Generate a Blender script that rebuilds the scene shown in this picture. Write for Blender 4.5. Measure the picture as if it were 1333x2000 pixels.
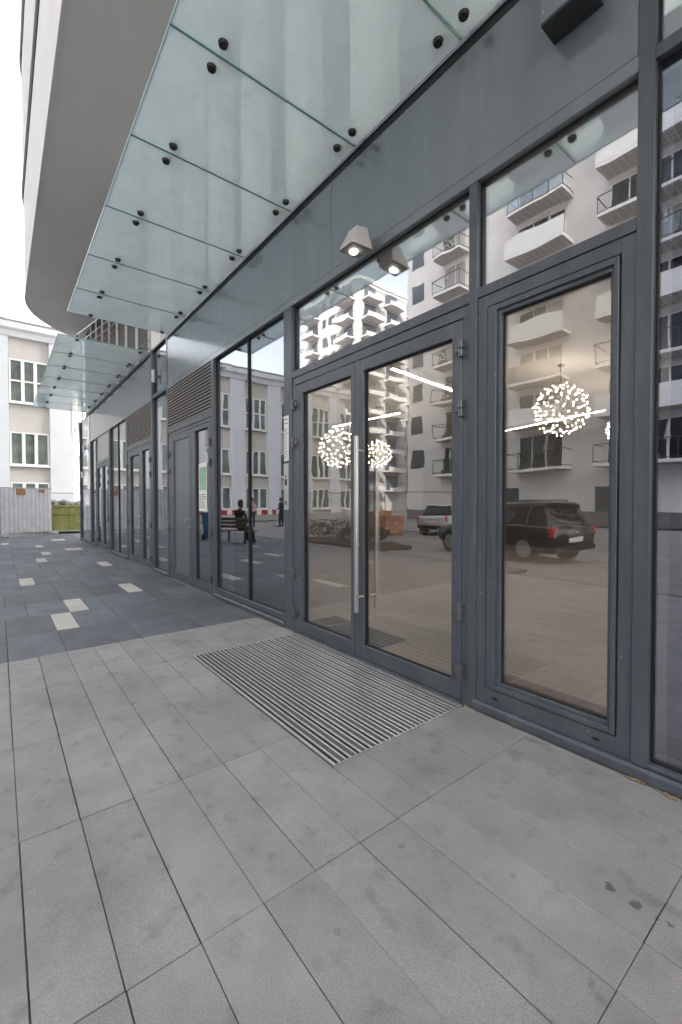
import bpy, bmesh, math, random
from mathutils import Matrix, Vector
random.seed(11)
R = math.radians
scn = bpy.context.scene
for o in list(bpy.data.objects): bpy.data.objects.remove(o)
COL = scn.collection

# ------------------------------------------------------------------ camera
CAMP = Vector((0.0, -2.53, 1.40))
yaw, pitch, roll = R(51.79), R(-1.119), R(-0.077)
Fv = Vector((-math.sin(yaw)*math.cos(pitch), math.cos(yaw)*math.cos(pitch), math.sin(pitch)))
rv = Vector((math.cos(yaw), math.sin(yaw), 0)); uv_ = rv.cross(Fv)
RT = rv*math.cos(roll)+uv_*math.sin(roll); UP = uv_*math.cos(roll)-rv*math.sin(roll)
cd = bpy.data.cameras.new("camera"); cam = bpy.data.objects.new("camera", cd); COL.objects.link(cam)
M3 = Matrix((RT, UP, -Fv)).transposed()
cam.matrix_world = Matrix.Translation(CAMP) @ M3.to_4x4()
cd.sensor_fit = 'VERTICAL'; cd.sensor_height = 36.0; cd.sensor_width = 24.0
cd.lens = 849.6/2000*36; cd.clip_start = 0.05; cd.clip_end = 3000
scn.camera = cam

# ------------------------------------------------------------------ world, sun, exposure
TO_SUN = Vector((0.55, 0.50, 0.62)).normalized()
w = bpy.data.worlds.new("World"); scn.world = w; w.use_nodes = True
nt = w.node_tree; nt.nodes.clear()
sky = nt.nodes.new('ShaderNodeTexSky'); sky.sky_type = 'NISHITA'; sky.sun_disc = False
sky.sun_elevation = math.asin(TO_SUN.z); sky.sun_rotation = math.atan2(TO_SUN.x, TO_SUN.y)
sky.dust_density = 5.0; sky.air_density = 1.0; sky.ozone_density = 1.0
hs = nt.nodes.new('ShaderNodeHueSaturation'); hs.inputs['Saturation'].default_value = 0.36
bg = nt.nodes.new('ShaderNodeBackground'); bg.inputs['Strength'].default_value = 0.15
wo = nt.nodes.new('ShaderNodeOutputWorld')
nt.links.new(sky.outputs[0], hs.inputs['Color']); nt.links.new(hs.outputs[0], bg.inputs['Color'])
nt.links.new(bg.outputs[0], wo.inputs['Surface'])
sl = bpy.data.lights.new("sun", 'SUN'); sl.energy = 3.0; sl.angle = R(0.5); sl.color = (1.0, 0.95, 0.88)
sun = bpy.data.objects.new("sun", sl); COL.objects.link(sun)
sun.rotation_euler = TO_SUN.to_track_quat('Z', 'Y').to_euler(); sun.location = (0, -10, 60)
vs = scn.view_settings
vs.view_transform = 'Standard'; vs.look = 'None'; vs.gamma = 1.0; vs.use_curve_mapping = False
vs.exposure = 2.2

# ------------------------------------------------------------------ materials
MATS = {}
def newmat(name):
    m = bpy.data.materials.new(name); m.use_nodes = True; m.node_tree.nodes.clear(); MATS[name] = m
    return m, m.node_tree.nodes, m.node_tree.links
def mat(name, col, rough=0.6, metal=0.0, var=0.0, vscale=6.0, bump=0.0, bscale=60.0, spec=0.5, coat=0.0,
        rand=0.0, col2=None, stretch=None, emit=None, estr=0.0, rvar=0.0):
    m, N, L = newmat(name)
    out = N.new('ShaderNodeOutputMaterial'); p = N.new('ShaderNodeBsdfPrincipled')
    L.new(p.outputs[0], out.inputs[0])
    p.inputs['Base Color'].default_value = (*col, 1); p.inputs['Roughness'].default_value = rough
    p.inputs['Metallic'].default_value = metal; p.inputs['Specular IOR Level'].default_value = spec
    p.inputs['Coat Weight'].default_value = coat; p.inputs['Coat Roughness'].default_value = 0.15
    geo = N.new('ShaderNodeNewGeometry'); vec = geo.outputs['Position']
    if stretch:
        mp = N.new('ShaderNodeMapping'); mp.inputs['Scale'].default_value = stretch
        L.new(vec, mp.inputs[0]); vec = mp.outputs[0]
    cur = None
    if var > 0 or col2:
        n = N.new('ShaderNodeTexNoise'); n.inputs['Scale'].default_value = vscale; n.inputs['Detail'].default_value = 6
        n.inputs['Roughness'].default_value = 0.62
        L.new(vec, n.inputs['Vector'])
        cr = N.new('ShaderNodeValToRGB'); cr.color_ramp.elements[0].position = 0.32; cr.color_ramp.elements[1].position = 0.68
        a = tuple(c*(1-var) for c in col); b = col2 if col2 else tuple(min(1, c*(1+var)) for c in col)
        cr.color_ramp.elements[0].color = (*a, 1); cr.color_ramp.elements[1].color = (*b, 1)
        L.new(n.outputs['Fac'], cr.inputs[0]); cur = cr.outputs[0]
        if rvar > 0:
            mr = N.new('ShaderNodeMapRange'); mr.inputs['To Min'].default_value = max(0.02, rough-rvar); mr.inputs['To Max'].default_value = rough+rvar
            L.new(n.outputs['Fac'], mr.inputs[0]); L.new(mr.outputs[0], p.inputs['Roughness'])
    if rand > 0:
        oi = N.new('ShaderNodeObjectInfo'); mr = N.new('ShaderNodeMapRange')
        mr.inputs['To Min'].default_value = 1-rand; mr.inputs['To Max'].default_value = 1+rand
        L.new(oi.outputs['Random'], mr.inputs[0])
        mx = N.new('ShaderNodeVectorMath'); mx.operation = 'SCALE'
        if cur is not None: L.new(cur, mx.inputs[0])
        else: mx.inputs[0].default_value = col
        L.new(mr.outputs[0], mx.inputs['Scale']); cur = mx.outputs[0]
    if cur is not None: L.new(cur, p.inputs['Base Color'])
    if bump > 0:
        n2 = N.new('ShaderNodeTexNoise'); n2.inputs['Scale'].default_value = bscale; n2.inputs['Detail'].default_value = 4
        L.new(vec, n2.inputs['Vector'])
        bm_ = N.new('ShaderNodeBump'); bm_.inputs['Strength'].default_value = bump; bm_.inputs['Distance'].default_value = 0.01
        L.new(n2.outputs['Fac'], bm_.inputs['Height']); L.new(bm_.outputs[0], p.inputs['Normal'])
    if emit:
        p.inputs['Emission Color'].default_value = (*emit, 1); p.inputs['Emission Strength'].default_value = estr
    return m

def chips(name, sc=38, th=0.05, col=(0.42, 0.42, 0.41)):
    m = MATS[name]; N = m.node_tree.nodes; L = m.node_tree.links
    p = next(n for n in N if n.type == 'BSDF_PRINCIPLED'); src = p.inputs['Base Color'].links[0].from_socket
    geo = N.new('ShaderNodeNewGeometry'); v = N.new('ShaderNodeTexVoronoi'); v.inputs['Scale'].default_value = sc; L.new(geo.outputs['Position'], v.inputs['Vector'])
    wn = N.new('ShaderNodeSeparateColor'); L.new(v.outputs['Color'], wn.inputs[0])
    a = N.new('ShaderNodeMath'); a.operation = 'LESS_THAN'; a.inputs[1].default_value = 0.13; L.new(v.outputs['Distance'], a.inputs[0])
    b = N.new('ShaderNodeMath'); b.operation = 'LESS_THAN'; b.inputs[1].default_value = th; L.new(wn.outputs[0], b.inputs[0])
    c = N.new('ShaderNodeMath'); c.operation = 'MULTIPLY'; L.new(a.outputs[0], c.inputs[0]); L.new(b.outputs[0], c.inputs[1])
    n = N.new('ShaderNodeTexNoise'); n.inputs['Scale'].default_value = 2.2; n.inputs['Detail'].default_value = 9; n.inputs['Roughness'].default_value = .7
    mp = N.new('ShaderNodeMapping'); mp.inputs['Scale'].default_value = (3, 3, .35); L.new(geo.outputs['Position'], mp.inputs[0]); L.new(mp.outputs[0], n.inputs['Vector'])
    mr = N.new('ShaderNodeMapRange'); mr.inputs['From Min'].default_value = .48; mr.inputs['From Max'].default_value = .75; mr.inputs['To Max'].default_value = .10; L.new(n.outputs['Fac'], mr.inputs[0])
    x1 = N.new('ShaderNodeMix'); x1.data_type = 'RGBA'; L.new(mr.outputs[0], x1.inputs['Factor']); L.new(src, x1.inputs['A']); x1.inputs['B'].default_value = (*col, 1)
    x2 = N.new('ShaderNodeMix'); x2.data_type = 'RGBA'; L.new(c.outputs[0], x2.inputs['Factor']); L.new(x1.outputs['Result'], x2.inputs['A']); x2.inputs['B'].default_value = (*col, 1)
    L.new(x2.outputs['Result'], p.inputs['Base Color'])
def glassmat(name, tint, refl, fres=1.0, wav=0.02, wscale=1.3, rough=0.0, gcol=(1, 1, 1)):
    """coated architectural glass: see-through tint plus mirror film, slightly wavy"""
    m, N, L = newmat(name)
    out = N.new('ShaderNodeOutputMaterial'); tr = N.new('ShaderNodeBsdfTransparent'); gl = N.new('ShaderNodeBsdfGlossy')
    tr.inputs[0].default_value = (*tint, 1); gl.inputs['Roughness'].default_value = rough; gl.inputs['Color'].default_value = (*gcol, 1)
    geo = N.new('ShaderNodeNewGeometry')
    n = N.new('ShaderNodeTexNoise'); n.inputs['Scale'].default_value = wscale; n.inputs['Detail'].default_value = 1.5
    L.new(geo.outputs['Position'], n.inputs['Vector'])
    b = N.new('ShaderNodeBump'); b.inputs['Strength'].default_value = 1.0; b.inputs['Distance'].default_value = wav
    L.new(n.outputs['Fac'], b.inputs['Height'])
    if wav > 0: L.new(b.outputs[0], gl.inputs['Normal'])
    lw = N.new('ShaderNodeLayerWeight'); pw = N.new('ShaderNodeMath'); pw.operation = 'POWER'; pw.inputs[1].default_value = 4.0
    L.new(lw.outputs['Facing'], pw.inputs[0])
    ma = N.new('ShaderNodeMath'); ma.operation = 'MULTIPLY_ADD'; ma.use_clamp = True
    ma.inputs[1].default_value = fres; ma.inputs[2].default_value = refl
    lw.inputs['Blend'].default_value = 0.5
    L.new(pw.outputs[0], ma.inputs[0])
    mx = N.new('ShaderNodeMixShader'); L.new(ma.outputs[0], mx.inputs[0]); L.new(tr.outputs[0], mx.inputs[1]); L.new(gl.outputs[0], mx.inputs[2])
    L.new(mx.outputs[0], out.inputs[0])
    return m

mat('frame', (0.066, 0.080, 0.098), 0.34, var=0.08, vscale=3.5, rvar=0.10, bump=0.03, bscale=220, coat=0.15)
mat('fascia', (0.150, 0.172, 0.190), 0.26, var=0.03, vscale=1.2, coat=0.8)
mat('gasket', (0.010, 0.010, 0.011), 0.55)
mat('panel_metal', (0.20, 0.22, 0.24), 0.36, metal=0.5, var=0.08, vscale=2.5, rvar=0.06)
mat('light_panel', (0.46, 0.46, 0.46), 0.25, var=0.05)
mat('louvre', (0.34, 0.33, 0.32), 0.42, var=0.06)
mat('steel', (0.55, 0.56, 0.57), 0.30, metal=1.0, var=0.06, vscale=40, rvar=0.05)
mat('brushed', (0.62, 0.62, 0.61), 0.34, metal=0.9, var=0.05, vscale=30, stretch=(60, 60, 1))
mat('hinge', (0.16, 0.165, 0.17), 0.32, metal=0.6, var=0.1, vscale=30)
mat('bolt', (0.07, 0.068, 0.062), 0.45, metal=0.6, var=0.2, vscale=60)
mat('rubber', (0.018, 0.019, 0.021), 0.75, var=0.2, vscale=40)
mat('brush', (0.13, 0.125, 0.12), 0.95, var=0.45, vscale=170, bump=0.8, bscale=320)
mat('alu', (0.60, 0.60, 0.59), 0.38, metal=0.75, var=0.15, vscale=25)
mat('stucco_grey', (0.76, 0.75, 0.735), 0.85, var=0.05, vscale=0.6, bump=0.15, bscale=120)
mat('stucco_light', (0.70, 0.69, 0.675), 0.85, var=0.05, vscale=0.8, bump=0.15, bscale=90)
mat('bead', (0.74, 0.73, 0.71), 0.6)
mat('fin', (0.76, 0.75, 0.72), 0.7, var=0.05, vscale=2)
mat('dark_window', (0.060, 0.048, 0.040), 0.5, var=0.2, vscale=2, spec=0.2)
mat('window_blue', (0.07, 0.085, 0.10), 0.06, var=0.3, vscale=0.7, rand=0.35)
mat('window_green', (0.12, 0.15, 0.135), 0.06, var=0.45, vscale=0.9, rand=0.3, col2=(0.20, 0.25, 0.215), spec=0.9)
mat('white_frame', (0.78, 0.78, 0.77), 0.45)
mat('pilaster', (0.66, 0.68, 0.70), 0.85, var=0.04, vscale=0.8)
mat('infill', (0.56, 0.53, 0.50), 0.85, var=0.05, vscale=0.9)
mat('roof_metal', (0.25, 0.25, 0.26), 0.5)
mat('block_wall', (0.70, 0.68, 0.655), 0.85, var=0.04, vscale=0.3)
mat('block_white', (0.80, 0.79, 0.77), 0.8, var=0.04, vscale=0.5)
mat('balcony_dark', (0.17, 0.165, 0.16), 0.6, var=0.08)
mat('rail_metal', (0.05, 0.05, 0.055), 0.5)
mat('tower_b_wall', (0.36, 0.35, 0.335), 0.85, var=0.05, vscale=0.3)
mat('tower_b_slab', (0.46, 0.45, 0.435), 0.8)
mat('curtain', (0.42, 0.41, 0.38), 0.3, var=0.12, vscale=2.2, rand=0.25, stretch=(6, 6, .4))
mat('window_dark', (0.025, 0.027, 0.03), 0.06, rand=0.3)
mat('tower_white', (0.78, 0.77, 0.75), 0.8)
mat('asphalt', (0.24, 0.232, 0.222), 0.9, var=0.18, vscale=2.0, bump=0.3, bscale=150)
mat('bedding', (0.055, 0.052, 0.048), 0.95, var=0.3, vscale=30)
mat('fence_sheet', (0.47, 0.48, 0.49), 0.5, metal=0.2, var=0.12, vscale=2.5)
mat('galv', (0.30, 0.31, 0.32), 0.5, metal=0.6, var=0.15, vscale=10)
mat('rust', (0.26, 0.13, 0.06), 0.8, var=0.4, vscale=14)
mat('concrete', (0.36, 0.35, 0.33), 0.9, var=0.15, vscale=8)
mat('skip_green', (0.25, 0.26, 0.06), 0.5, var=0.25, vscale=4, col2=(0.32, 0.33, 0.11))
mat('rubble', (0.33, 0.30, 0.27), 0.95, var=0.35, vscale=5, rand=0.3)
mat('back_wall', (0.13, 0.125, 0.12), 0.7)
mat('int_wall', (0.33, 0.32, 0.31), 0.7, var=0.03)
mat('int_ceiling', (0.66, 0.65, 0.63), 0.8)
mat('int_dark', (0.018, 0.020, 0.024), 0.7)
mat('led', (0.9, 0.9, 0.9), 0.5, emit=(1.0, 0.97, 0.92), estr=14.0)
mat('bulb', (0.9, 0.9, 0.9), 0.4, emit=(1.0, 0.88, 0.70), estr=34.0)
mat('lamp_lens', (0.9, 0.9, 0.9), 0.4, emit=(1.0, 0.97, 0.90), estr=7.0)
mat('wire', (0.30, 0.24, 0.16), 0.35, metal=0.8)
mat('lamp_body', (0.55, 0.53, 0.51), 0.5, var=0.05)
mat('lamp_under', (0.20, 0.19, 0.18), 0.6)
mat('box_dark', (0.035, 0.038, 0.042), 0.6, var=0.1)
mat('paper', (0.80, 0.80, 0.78), 0.7, var=0.03, vscale=30)
mat('print_green', (0.30, 0.50, 0.36), 0.7, var=0.3, vscale=14)
mat('ink', (0.05, 0.05, 0.05), 0.7)
mat('red', (0.45, 0.03, 0.025), 0.5)
mat('mat_dark', (0.055, 0.05, 0.045), 0.95, var=0.3, vscale=60, bump=0.5, bscale=200)
mat('mat_brown', (0.24, 0.13, 0.10), 0.9, var=0.45, vscale=25)
mat('car_black', (0.012, 0.012, 0.013), 0.12, coat=0.6)
mat('car_white', (0.68, 0.68, 0.66), 0.18, coat=0.5)
mat('car_blue', (0.35, 0.42, 0.55), 0.18, coat=0.5)
mat('car_glass', (0.012, 0.013, 0.014), 0.04)
mat('tyre', (0.02, 0.02, 0.02), 0.85)
mat('tail', (0.55, 0.03, 0.015), 0.2)
mat('wood', (0.20, 0.14, 0.09), 0.7, var=0.25, vscale=8, stretch=(1, 12, 1))
mat('cloth_dark', (0.025, 0.028, 0.032), 0.9, var=0.2)
mat('skin', (0.48, 0.32, 0.25), 0.6)
mat('hair', (0.06, 0.045, 0.035), 0.7)
mat('cloth_pink', (0.62, 0.42, 0.42), 0.9, var=0.1)
mat('cloth_navy', (0.03, 0.04, 0.06), 0.9, var=0.2)
mat('brick', (0.42, 0.20, 0.13), 0.85, rand=0.3)
mat('bin_blue', (0.03, 0.10, 0.20), 0.5, var=0.1)
mat('leaf', (0.055, 0.095, 0.035), 0.55, rand=0.0, var=0.5, vscale=6)
mat('soil', (0.06, 0.045, 0.035), 0.95, var=0.3, vscale=12)

chips('frame'); chips('fascia', 14, 0.02)
glassmat('glass_door', (0.84, 0.82, 0.80), 0.25, 0.7, wav=0.0009, wscale=3.0)
glassmat('glass_panel', (0.72, 0.72, 0.74), 0.30, 0.7, wav=0.0012, wscale=1.6, gcol=(0.95, 0.97, 1.0))
glassmat('glass_upper', (0.80, 0.80, 0.82), 0.42, 0.7, wav=0.0013, wscale=2.2, gcol=(0.97, 0.98, 1.0))
glassmat('glass_blue', (0.60, 0.62, 0.68), 0.36, 0.6, wav=0.0012, wscale=1.6, gcol=(0.84, 0.88, 1.0))
glassmat('glass_rail', (0.75, 0.82, 0.86), 0.15, 1.0, wav=0.0)

def canopymat():
    m, N, L = newmat('canopy_glass')
    out = N.new('ShaderNodeOutputMaterial')
    tr = N.new('ShaderNodeBsdfTransparent'); tr.inputs[0].default_value = (0.88, 0.955, 0.945, 1)
    df = N.new('ShaderNodeBsdfTranslucent'); df.inputs[0].default_value = (0.92, 0.97, 0.985, 1)
    d2 = N.new('ShaderNodeBsdfDiffuse'); d2.inputs[0].default_value = (0.85, 0.90, 0.92, 1)
    gl = N.new('ShaderNodeBsdfGlossy'); gl.inputs['Roughness'].default_value = 0.03
    geo = N.new('ShaderNodeNewGeometry')
    n = N.new('ShaderNodeTexNoise'); n.inputs['Scale'].default_value = 2.3; n.inputs['Detail'].default_value = 8; n.inputs['Roughness'].default_value = 0.68
    L.new(geo.outputs['Position'], n.inputs['Vector'])
    mr = N.new('ShaderNodeMapRange'); mr.inputs['From Min'].default_value = 0.3; mr.inputs['From Max'].default_value = 0.7
    mr.inputs['To Min'].default_value = 0.48; mr.inputs['To Max'].default_value = 0.60
    L.new(n.outputs['Fac'], mr.inputs[0])
    md = N.new('ShaderNodeMixShader'); md.inputs[0].default_value = 0.45
    L.new(df.outputs[0], md.inputs[1]); L.new(d2.outputs[0], md.inputs[2])
    m1 = N.new('ShaderNodeMixShader'); L.new(mr.outputs[0], m1.inputs[0]); L.new(tr.outputs[0], m1.inputs[1]); L.new(md.outputs[0], m1.inputs[2])
    lw = N.new('ShaderNodeLayerWeight'); lw.inputs['Blend'].default_value = 0.5
    pw = N.new('ShaderNodeMath'); pw.operation = 'POWER'; pw.inputs[1].default_value = 4.5; L.new(lw.outputs['Facing'], pw.inputs[0])
    ma = N.new('ShaderNodeMath'); ma.operation = 'MULTIPLY_ADD'; ma.use_clamp = True; ma.inputs[1].default_value = 0.7; ma.inputs[2].default_value = 0.04
    L.new(pw.outputs[0], ma.inputs[0])
    m2 = N.new('ShaderNodeMixShader'); L.new(ma.outputs[0], m2.inputs[0]); L.new(m1.outputs[0], m2.inputs[1]); L.new(gl.outputs[0], m2.inputs[2])
    L.new(m2.outputs[0], out.inputs[0])
canopymat()
mat('canopy_edge', (0.20, 0.40, 0.34), 0.2)

def slabmat(name, c1, c2, spots=(), rand=0.05, rough=0.8):
    """concrete slab: fine aggregate, soft stains and a few drip marks"""
    m, N, L = newmat(name)
    out = N.new('ShaderNodeOutputMaterial'); p = N.new('ShaderNodeBsdfPrincipled'); L.new(p.outputs[0], out.inputs[0])
    p.inputs['Roughness'].default_value = rough
    geo = N.new('ShaderNodeNewGeometry'); P = geo.outputs['Position']
    n1 = N.new('ShaderNodeTexNoise'); n1.inputs['Scale'].default_value = 3.2; n1.inputs['Detail'].default_value = 7; n1.inputs['Roughness'].default_value = 0.66
    L.new(P, n1.inputs['Vector'])
    cr = N.new('ShaderNodeValToRGB'); e = cr.color_ramp.elements
    e[0].position = 0.34; e[1].position = 0.60; e[0].color = (*c1, 1); e[1].color = (*c2, 1)
    L.new(n1.outputs['Fac'], cr.inputs[0]); cur = cr.outputs[0]
    n2 = N.new('ShaderNodeTexNoise'); n2.inputs['Scale'].default_value = 240; n2.inputs['Detail'].default_value = 3
    L.new(P, n2.inputs['Vector'])
    def scale(cur, fac):
        v = N.new('ShaderNodeVectorMath'); v.operation = 'SCALE'; L.new(cur, v.inputs[0]); L.new(fac, v.inputs['Scale']); return v.outputs[0]
    def mrange(src, a, b, c, d):
        q = N.new('ShaderNodeMapRange'); q.interpolation_type = 'SMOOTHSTEP'
        for k, v in zip(('From Min', 'From Max', 'To Min', 'To Max'), (a, b, c, d)): q.inputs[k].default_value = v
        L.new(src, q.inputs[0]); return q.outputs[0]
    cur = scale(cur, mrange(n2.outputs['Fac'], 0.25, 0.75, 0.80, 1.20))
    oi = N.new('ShaderNodeObjectInfo')
    cur = scale(cur, mrange(oi.outputs['Random'], 0, 1, 1-rand, 1+rand))
    # soft footprints / smudges
    n3 = N.new('ShaderNodeTexNoise'); n3.inputs['Scale'].default_value = 9; n3.inputs['Detail'].default_value = 3
    L.new(P, n3.inputs['Vector'])
    cur = scale(cur, mrange(n3.outputs['Fac'], 0.56, 0.72, 1.0, 0.80))
    # sparse small blots
    vo = N.new('ShaderNodeTexVoronoi'); vo.inputs['Scale'].default_value = 4.2; L.new(P, vo.inputs['Vector'])
    cur = scale(cur, mrange(vo.outputs['Distance'], 0.035, 0.075, 0.78, 1.0))
    v2 = N.new('ShaderNodeTexVoronoi'); v2.inputs['Scale'].default_value = 11; L.new(P, v2.inputs['Vector'])
    cur = scale(cur, mrange(v2.outputs['Distance'], 0.02, 0.045, 1.22, 1.0))
    n5 = N.new('ShaderNodeTexNoise'); n5.inputs['Scale'].default_value = 0.9; n5.inputs['Detail'].default_value = 5; L.new(P, n5.inputs['Vector'])
    cur = scale(cur, mrange(n5.outputs['Fac'], 0.35, 0.65, 0.92, 1.07))
    if spots:
        wob = N.new('ShaderNodeTexNoise'); wob.inputs['Scale'].default_value = 26; L.new(P, wob.inputs['Vector'])
        ad = N.new('ShaderNodeVectorMath'); ad.operation = 'MULTIPLY_ADD'; ad.inputs[1].default_value = (0.05, 0.05, 0); 
        L.new(wob.outputs['Color'], ad.inputs[0]); L.new(P, ad.inputs[2])
        for (sx, sy, r, k) in spots:
            d = N.new('ShaderNodeVectorMath'); d.operation = 'DISTANCE'; d.inputs[1].default_value = (sx+0.025, sy+0.025, 0)
            L.new(ad.outputs[0], d.inputs[0])
            cur = scale(cur, mrange(d.outputs['Value'], r*0.7, r*1.1, k, 1.0))
    L.new(cur, p.inputs['Base Color'])
    b = N.new('ShaderNodeBump'); b.inputs['Strength'].default_value = 0.35; b.inputs['Distance'].default_value = 0.003
    L.new(n2.outputs['Fac'], b.inputs['Height']); L.new(b.outputs[0], p.inputs['Normal'])
    return m
slabmat('slab_grey', (0.240, 0.231, 0.224), (0.306, 0.295, 0.286),
        spots=[(-0.62, -0.80, 0.017, 0.42), (-0.535, -0.80, 0.016, 0.45), (-0.475, -0.80, 0.010, 0.5), (-0.44, -0.795, 0.010, 0.5),
               (-0.36, -0.83, 0.014, 0.6), (-1.22, -1.25, 0.02, 0.75), (-0.72, -0.95, 0.018, 0.8), (-0.52, -1.18, 0.015, 0.75), (-3.2, -2.05, 0.012, 0.55)])
slabmat('slab_dark', (0.095, 0.106, 0.120), (0.130, 0.143, 0.158), rand=0.16, rough=0.62)
slabmat('slab_pale', (0.46, 0.44, 0.39), (0.52, 0.50, 0.45), rand=0.05)
slabmat('int_floor', (0.40, 0.345, 0.305), (0.46, 0.40, 0.355), rand=0.0, rough=0.35)

def gridmat(name, col, line, sc):
    m, N, L = newmat(name)
    out = N.new('ShaderNodeOutputMaterial'); p = N.new('ShaderNodeBsdfPrincipled'); L.new(p.outputs[0], out.inputs[0])
    p.inputs['Roughness'].default_value = 0.7
    geo = N.new('ShaderNodeNewGeometry'); br = N.new('ShaderNodeTexBrick'); br.offset = 0
    br.inputs['Color1'].default_value = (*col, 1); br.inputs['Color2'].default_value = (*[c*0.9 for c in col], 1)
    br.inputs['Mortar'].default_value = (*line, 1); br.inputs['Scale'].default_value = sc
    br.inputs['Brick Width'].default_value = 0.5; br.inputs['Row Height'].default_value = 0.5; br.inputs['Mortar Size'].default_value = 0.035
    L.new(geo.outputs['Position'], br.inputs['Vector']); L.new(br.outputs['Color'], p.inputs['Base Color'])
gridmat('balcony_soffit', (0.34, 0.32, 0.30), (0.56, 0.54, 0.51), 1.3)

# ------------------------------------------------------------------ mesh helpers
def org(parent): return Vector(parent['_org']) if parent is not None and '_org' in parent else Vector((0, 0, 0))
def link(name, me, m, parent=None, loc=(0, 0, 0), rotz=0.0):
    o = bpy.data.objects.new(name, me); COL.objects.link(o)
    o.location = loc; o.rotation_euler = (0, 0, rotz)
    if m and not me.materials: me.materials.append(MATS[m])
    if parent is not None:
        o.parent = parent
        if '_org' in parent: o['_org'] = parent['_org']
    return o
class MB:
    def __init__(s): s.bm = bmesh.new()
    def box(s, x0, x1, y0, y1, z0, z1):
        vs_ = [s.bm.verts.new((x, y, z)) for z in (z0, z1) for y in (y0, y1) for x in (x0, x1)]
        for f in ((0, 2, 3, 1), (4, 5, 7, 6), (0, 1, 5, 4), (2, 6, 7, 3), (0, 4, 6, 2), (1, 3, 7, 5)):
            s.bm.faces.new([vs_[i] for i in f])
        return s
    def tube(s, a, b, r, n=8, r2=None, caps=True):
        a = Vector(a); b = Vector(b); r2 = r if r2 is None else r2
        d = (b-a).normalized(); t = d.orthogonal().normalized(); u = d.cross(t)
        A = [s.bm.verts.new(a+(t*math.cos(2*math.pi*i/n)+u*math.sin(2*math.pi*i/n))*r) for i in range(n)]
        B = [s.bm.verts.new(b+(t*math.cos(2*math.pi*i/n)+u*math.sin(2*math.pi*i/n))*r2) for i in range(n)]
        for i in range(n): s.bm.faces.new((A[i], A[(i+1) % n], B[(i+1) % n], B[i]))
        if caps: s.bm.faces.new(A[::-1]); s.bm.faces.new(B)
        return s
    def prism(s, pts, axis, a, b):
        """polygon pts (2D) extruded along axis from a to b"""
        def P(u, v, w): return {'x': (w, u, v), 'y': (u, w, v), 'z': (u, v, w)}[axis]
        A = [s.bm.verts.new(P(u, v, a)) for u, v in pts]; B = [s.bm.verts.new(P(u, v, b)) for u, v in pts]
        n = len(pts)
        for i in range(n): s.bm.faces.new((A[i], A[(i+1) % n], B[(i+1) % n], B[i]))
        s.bm.faces.new(A[::-1]); s.bm.faces.new(B); return s
    def ico(s, c, r, sub=1):
        bmesh.ops.create_icosphere(s.bm, subdivisions=sub, radius=r, matrix=Matrix.Translation(Vector(c))); return s
    def faces(s, verts, fs):
        V = [s.bm.verts.new(v) for v in verts]
        for f in fs: s.bm.faces.new([V[i] for i in f])
        return s
    def mesh(s, name, off=(0, 0, 0), bev=0.0, smooth=False):
        if any(off): bmesh.ops.translate(s.bm, vec=-Vector(off), verts=s.bm.verts)
        bmesh.ops.recalc_face_normals(s.bm, faces=s.bm.faces)
        if bev > 0: bmesh.ops.bevel(s.bm, geom=list(s.bm.edges), offset=bev, segments=1, affect='EDGES', profile=0.5)
        me = bpy.data.meshes.new(name); s.bm.to_mesh(me); s.bm.free()
        if smooth:
            for p in me.polygons: p.use_smooth = True
        return me
    def build(s, name, m, parent=None, bev=0.0, smooth=False):
        return link(name, s.mesh(name, org(parent), bev, smooth), m, parent)
def box(name, m, parent, x0, x1, y0, y1, z0, z1, bev=0.0):
    return MB().box(x0, x1, y0, y1, z0, z1).build(name, m, parent, bev)
def tag(o, label, cat=None, group=None, kind=None):
    o['label'] = label
    if cat: o['category'] = cat
    if group: o['group'] = group
    if kind: o['kind'] = kind
    return o
def thing(name, label, cat, loc=(0, 0, 0), rotz=0.0, group=None, local=False):
    o = bpy.data.objects.new(name, None); COL.objects.link(o); o.location = loc; o.rotation_euler = (0, 0, rotz)
    o.empty_display_size = 0.2
    o['_org'] = (0.0, 0.0, 0.0) if local else tuple(float(c) for c in loc)
    return tag(o, label, cat, group)
def struct(o, label): return tag(o, label, None, None, 'structure')

# ------------------------------------------------------------------ ground and pavements
g = MB().faces([(-700, -700, -0.075), (700, -700, -0.075), (700, 700, -0.075), (-700, 700, -0.075)], [(0, 1, 2, 3)]).build('ground', 'asphalt')
struct(g, 'pale grey paved ground reaching out around the buildings')
PX, PY, SX, Y0 = -4.836, 0.2215, 0.8725, -0.045
pv = box('pavement', 'bedding', None, PX, 0.45, -5.5, 0.0, -0.07, -0.006)
struct(pv, 'light grey concrete slab pavement in front of the glass entrance')
pd = box('dark_pavement', 'bedding', None, -23.2, PX-0.002, -6.2, 0.0, -0.068, -0.0065)
struct(pd, 'slate grey slab paving with scattered pale slabs along the facade')
def slabmesh(nw, gap=0.0022):
    return MB().box(-SX/2+gap, SX/2-gap, -PY*nw/2+gap, PY*nw/2-gap, -0.04, 0.0).mesh('slab', bev=0.0022)
SM = {1: slabmesh(1, 0.0013), 2: slabmesh(1, 0.0026)}
for k in SM: SM[k].materials.append(MATS['slab_grey'])
MATX0, MATX1, MATY0 = -3.972, -1.828, -1.142
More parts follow.
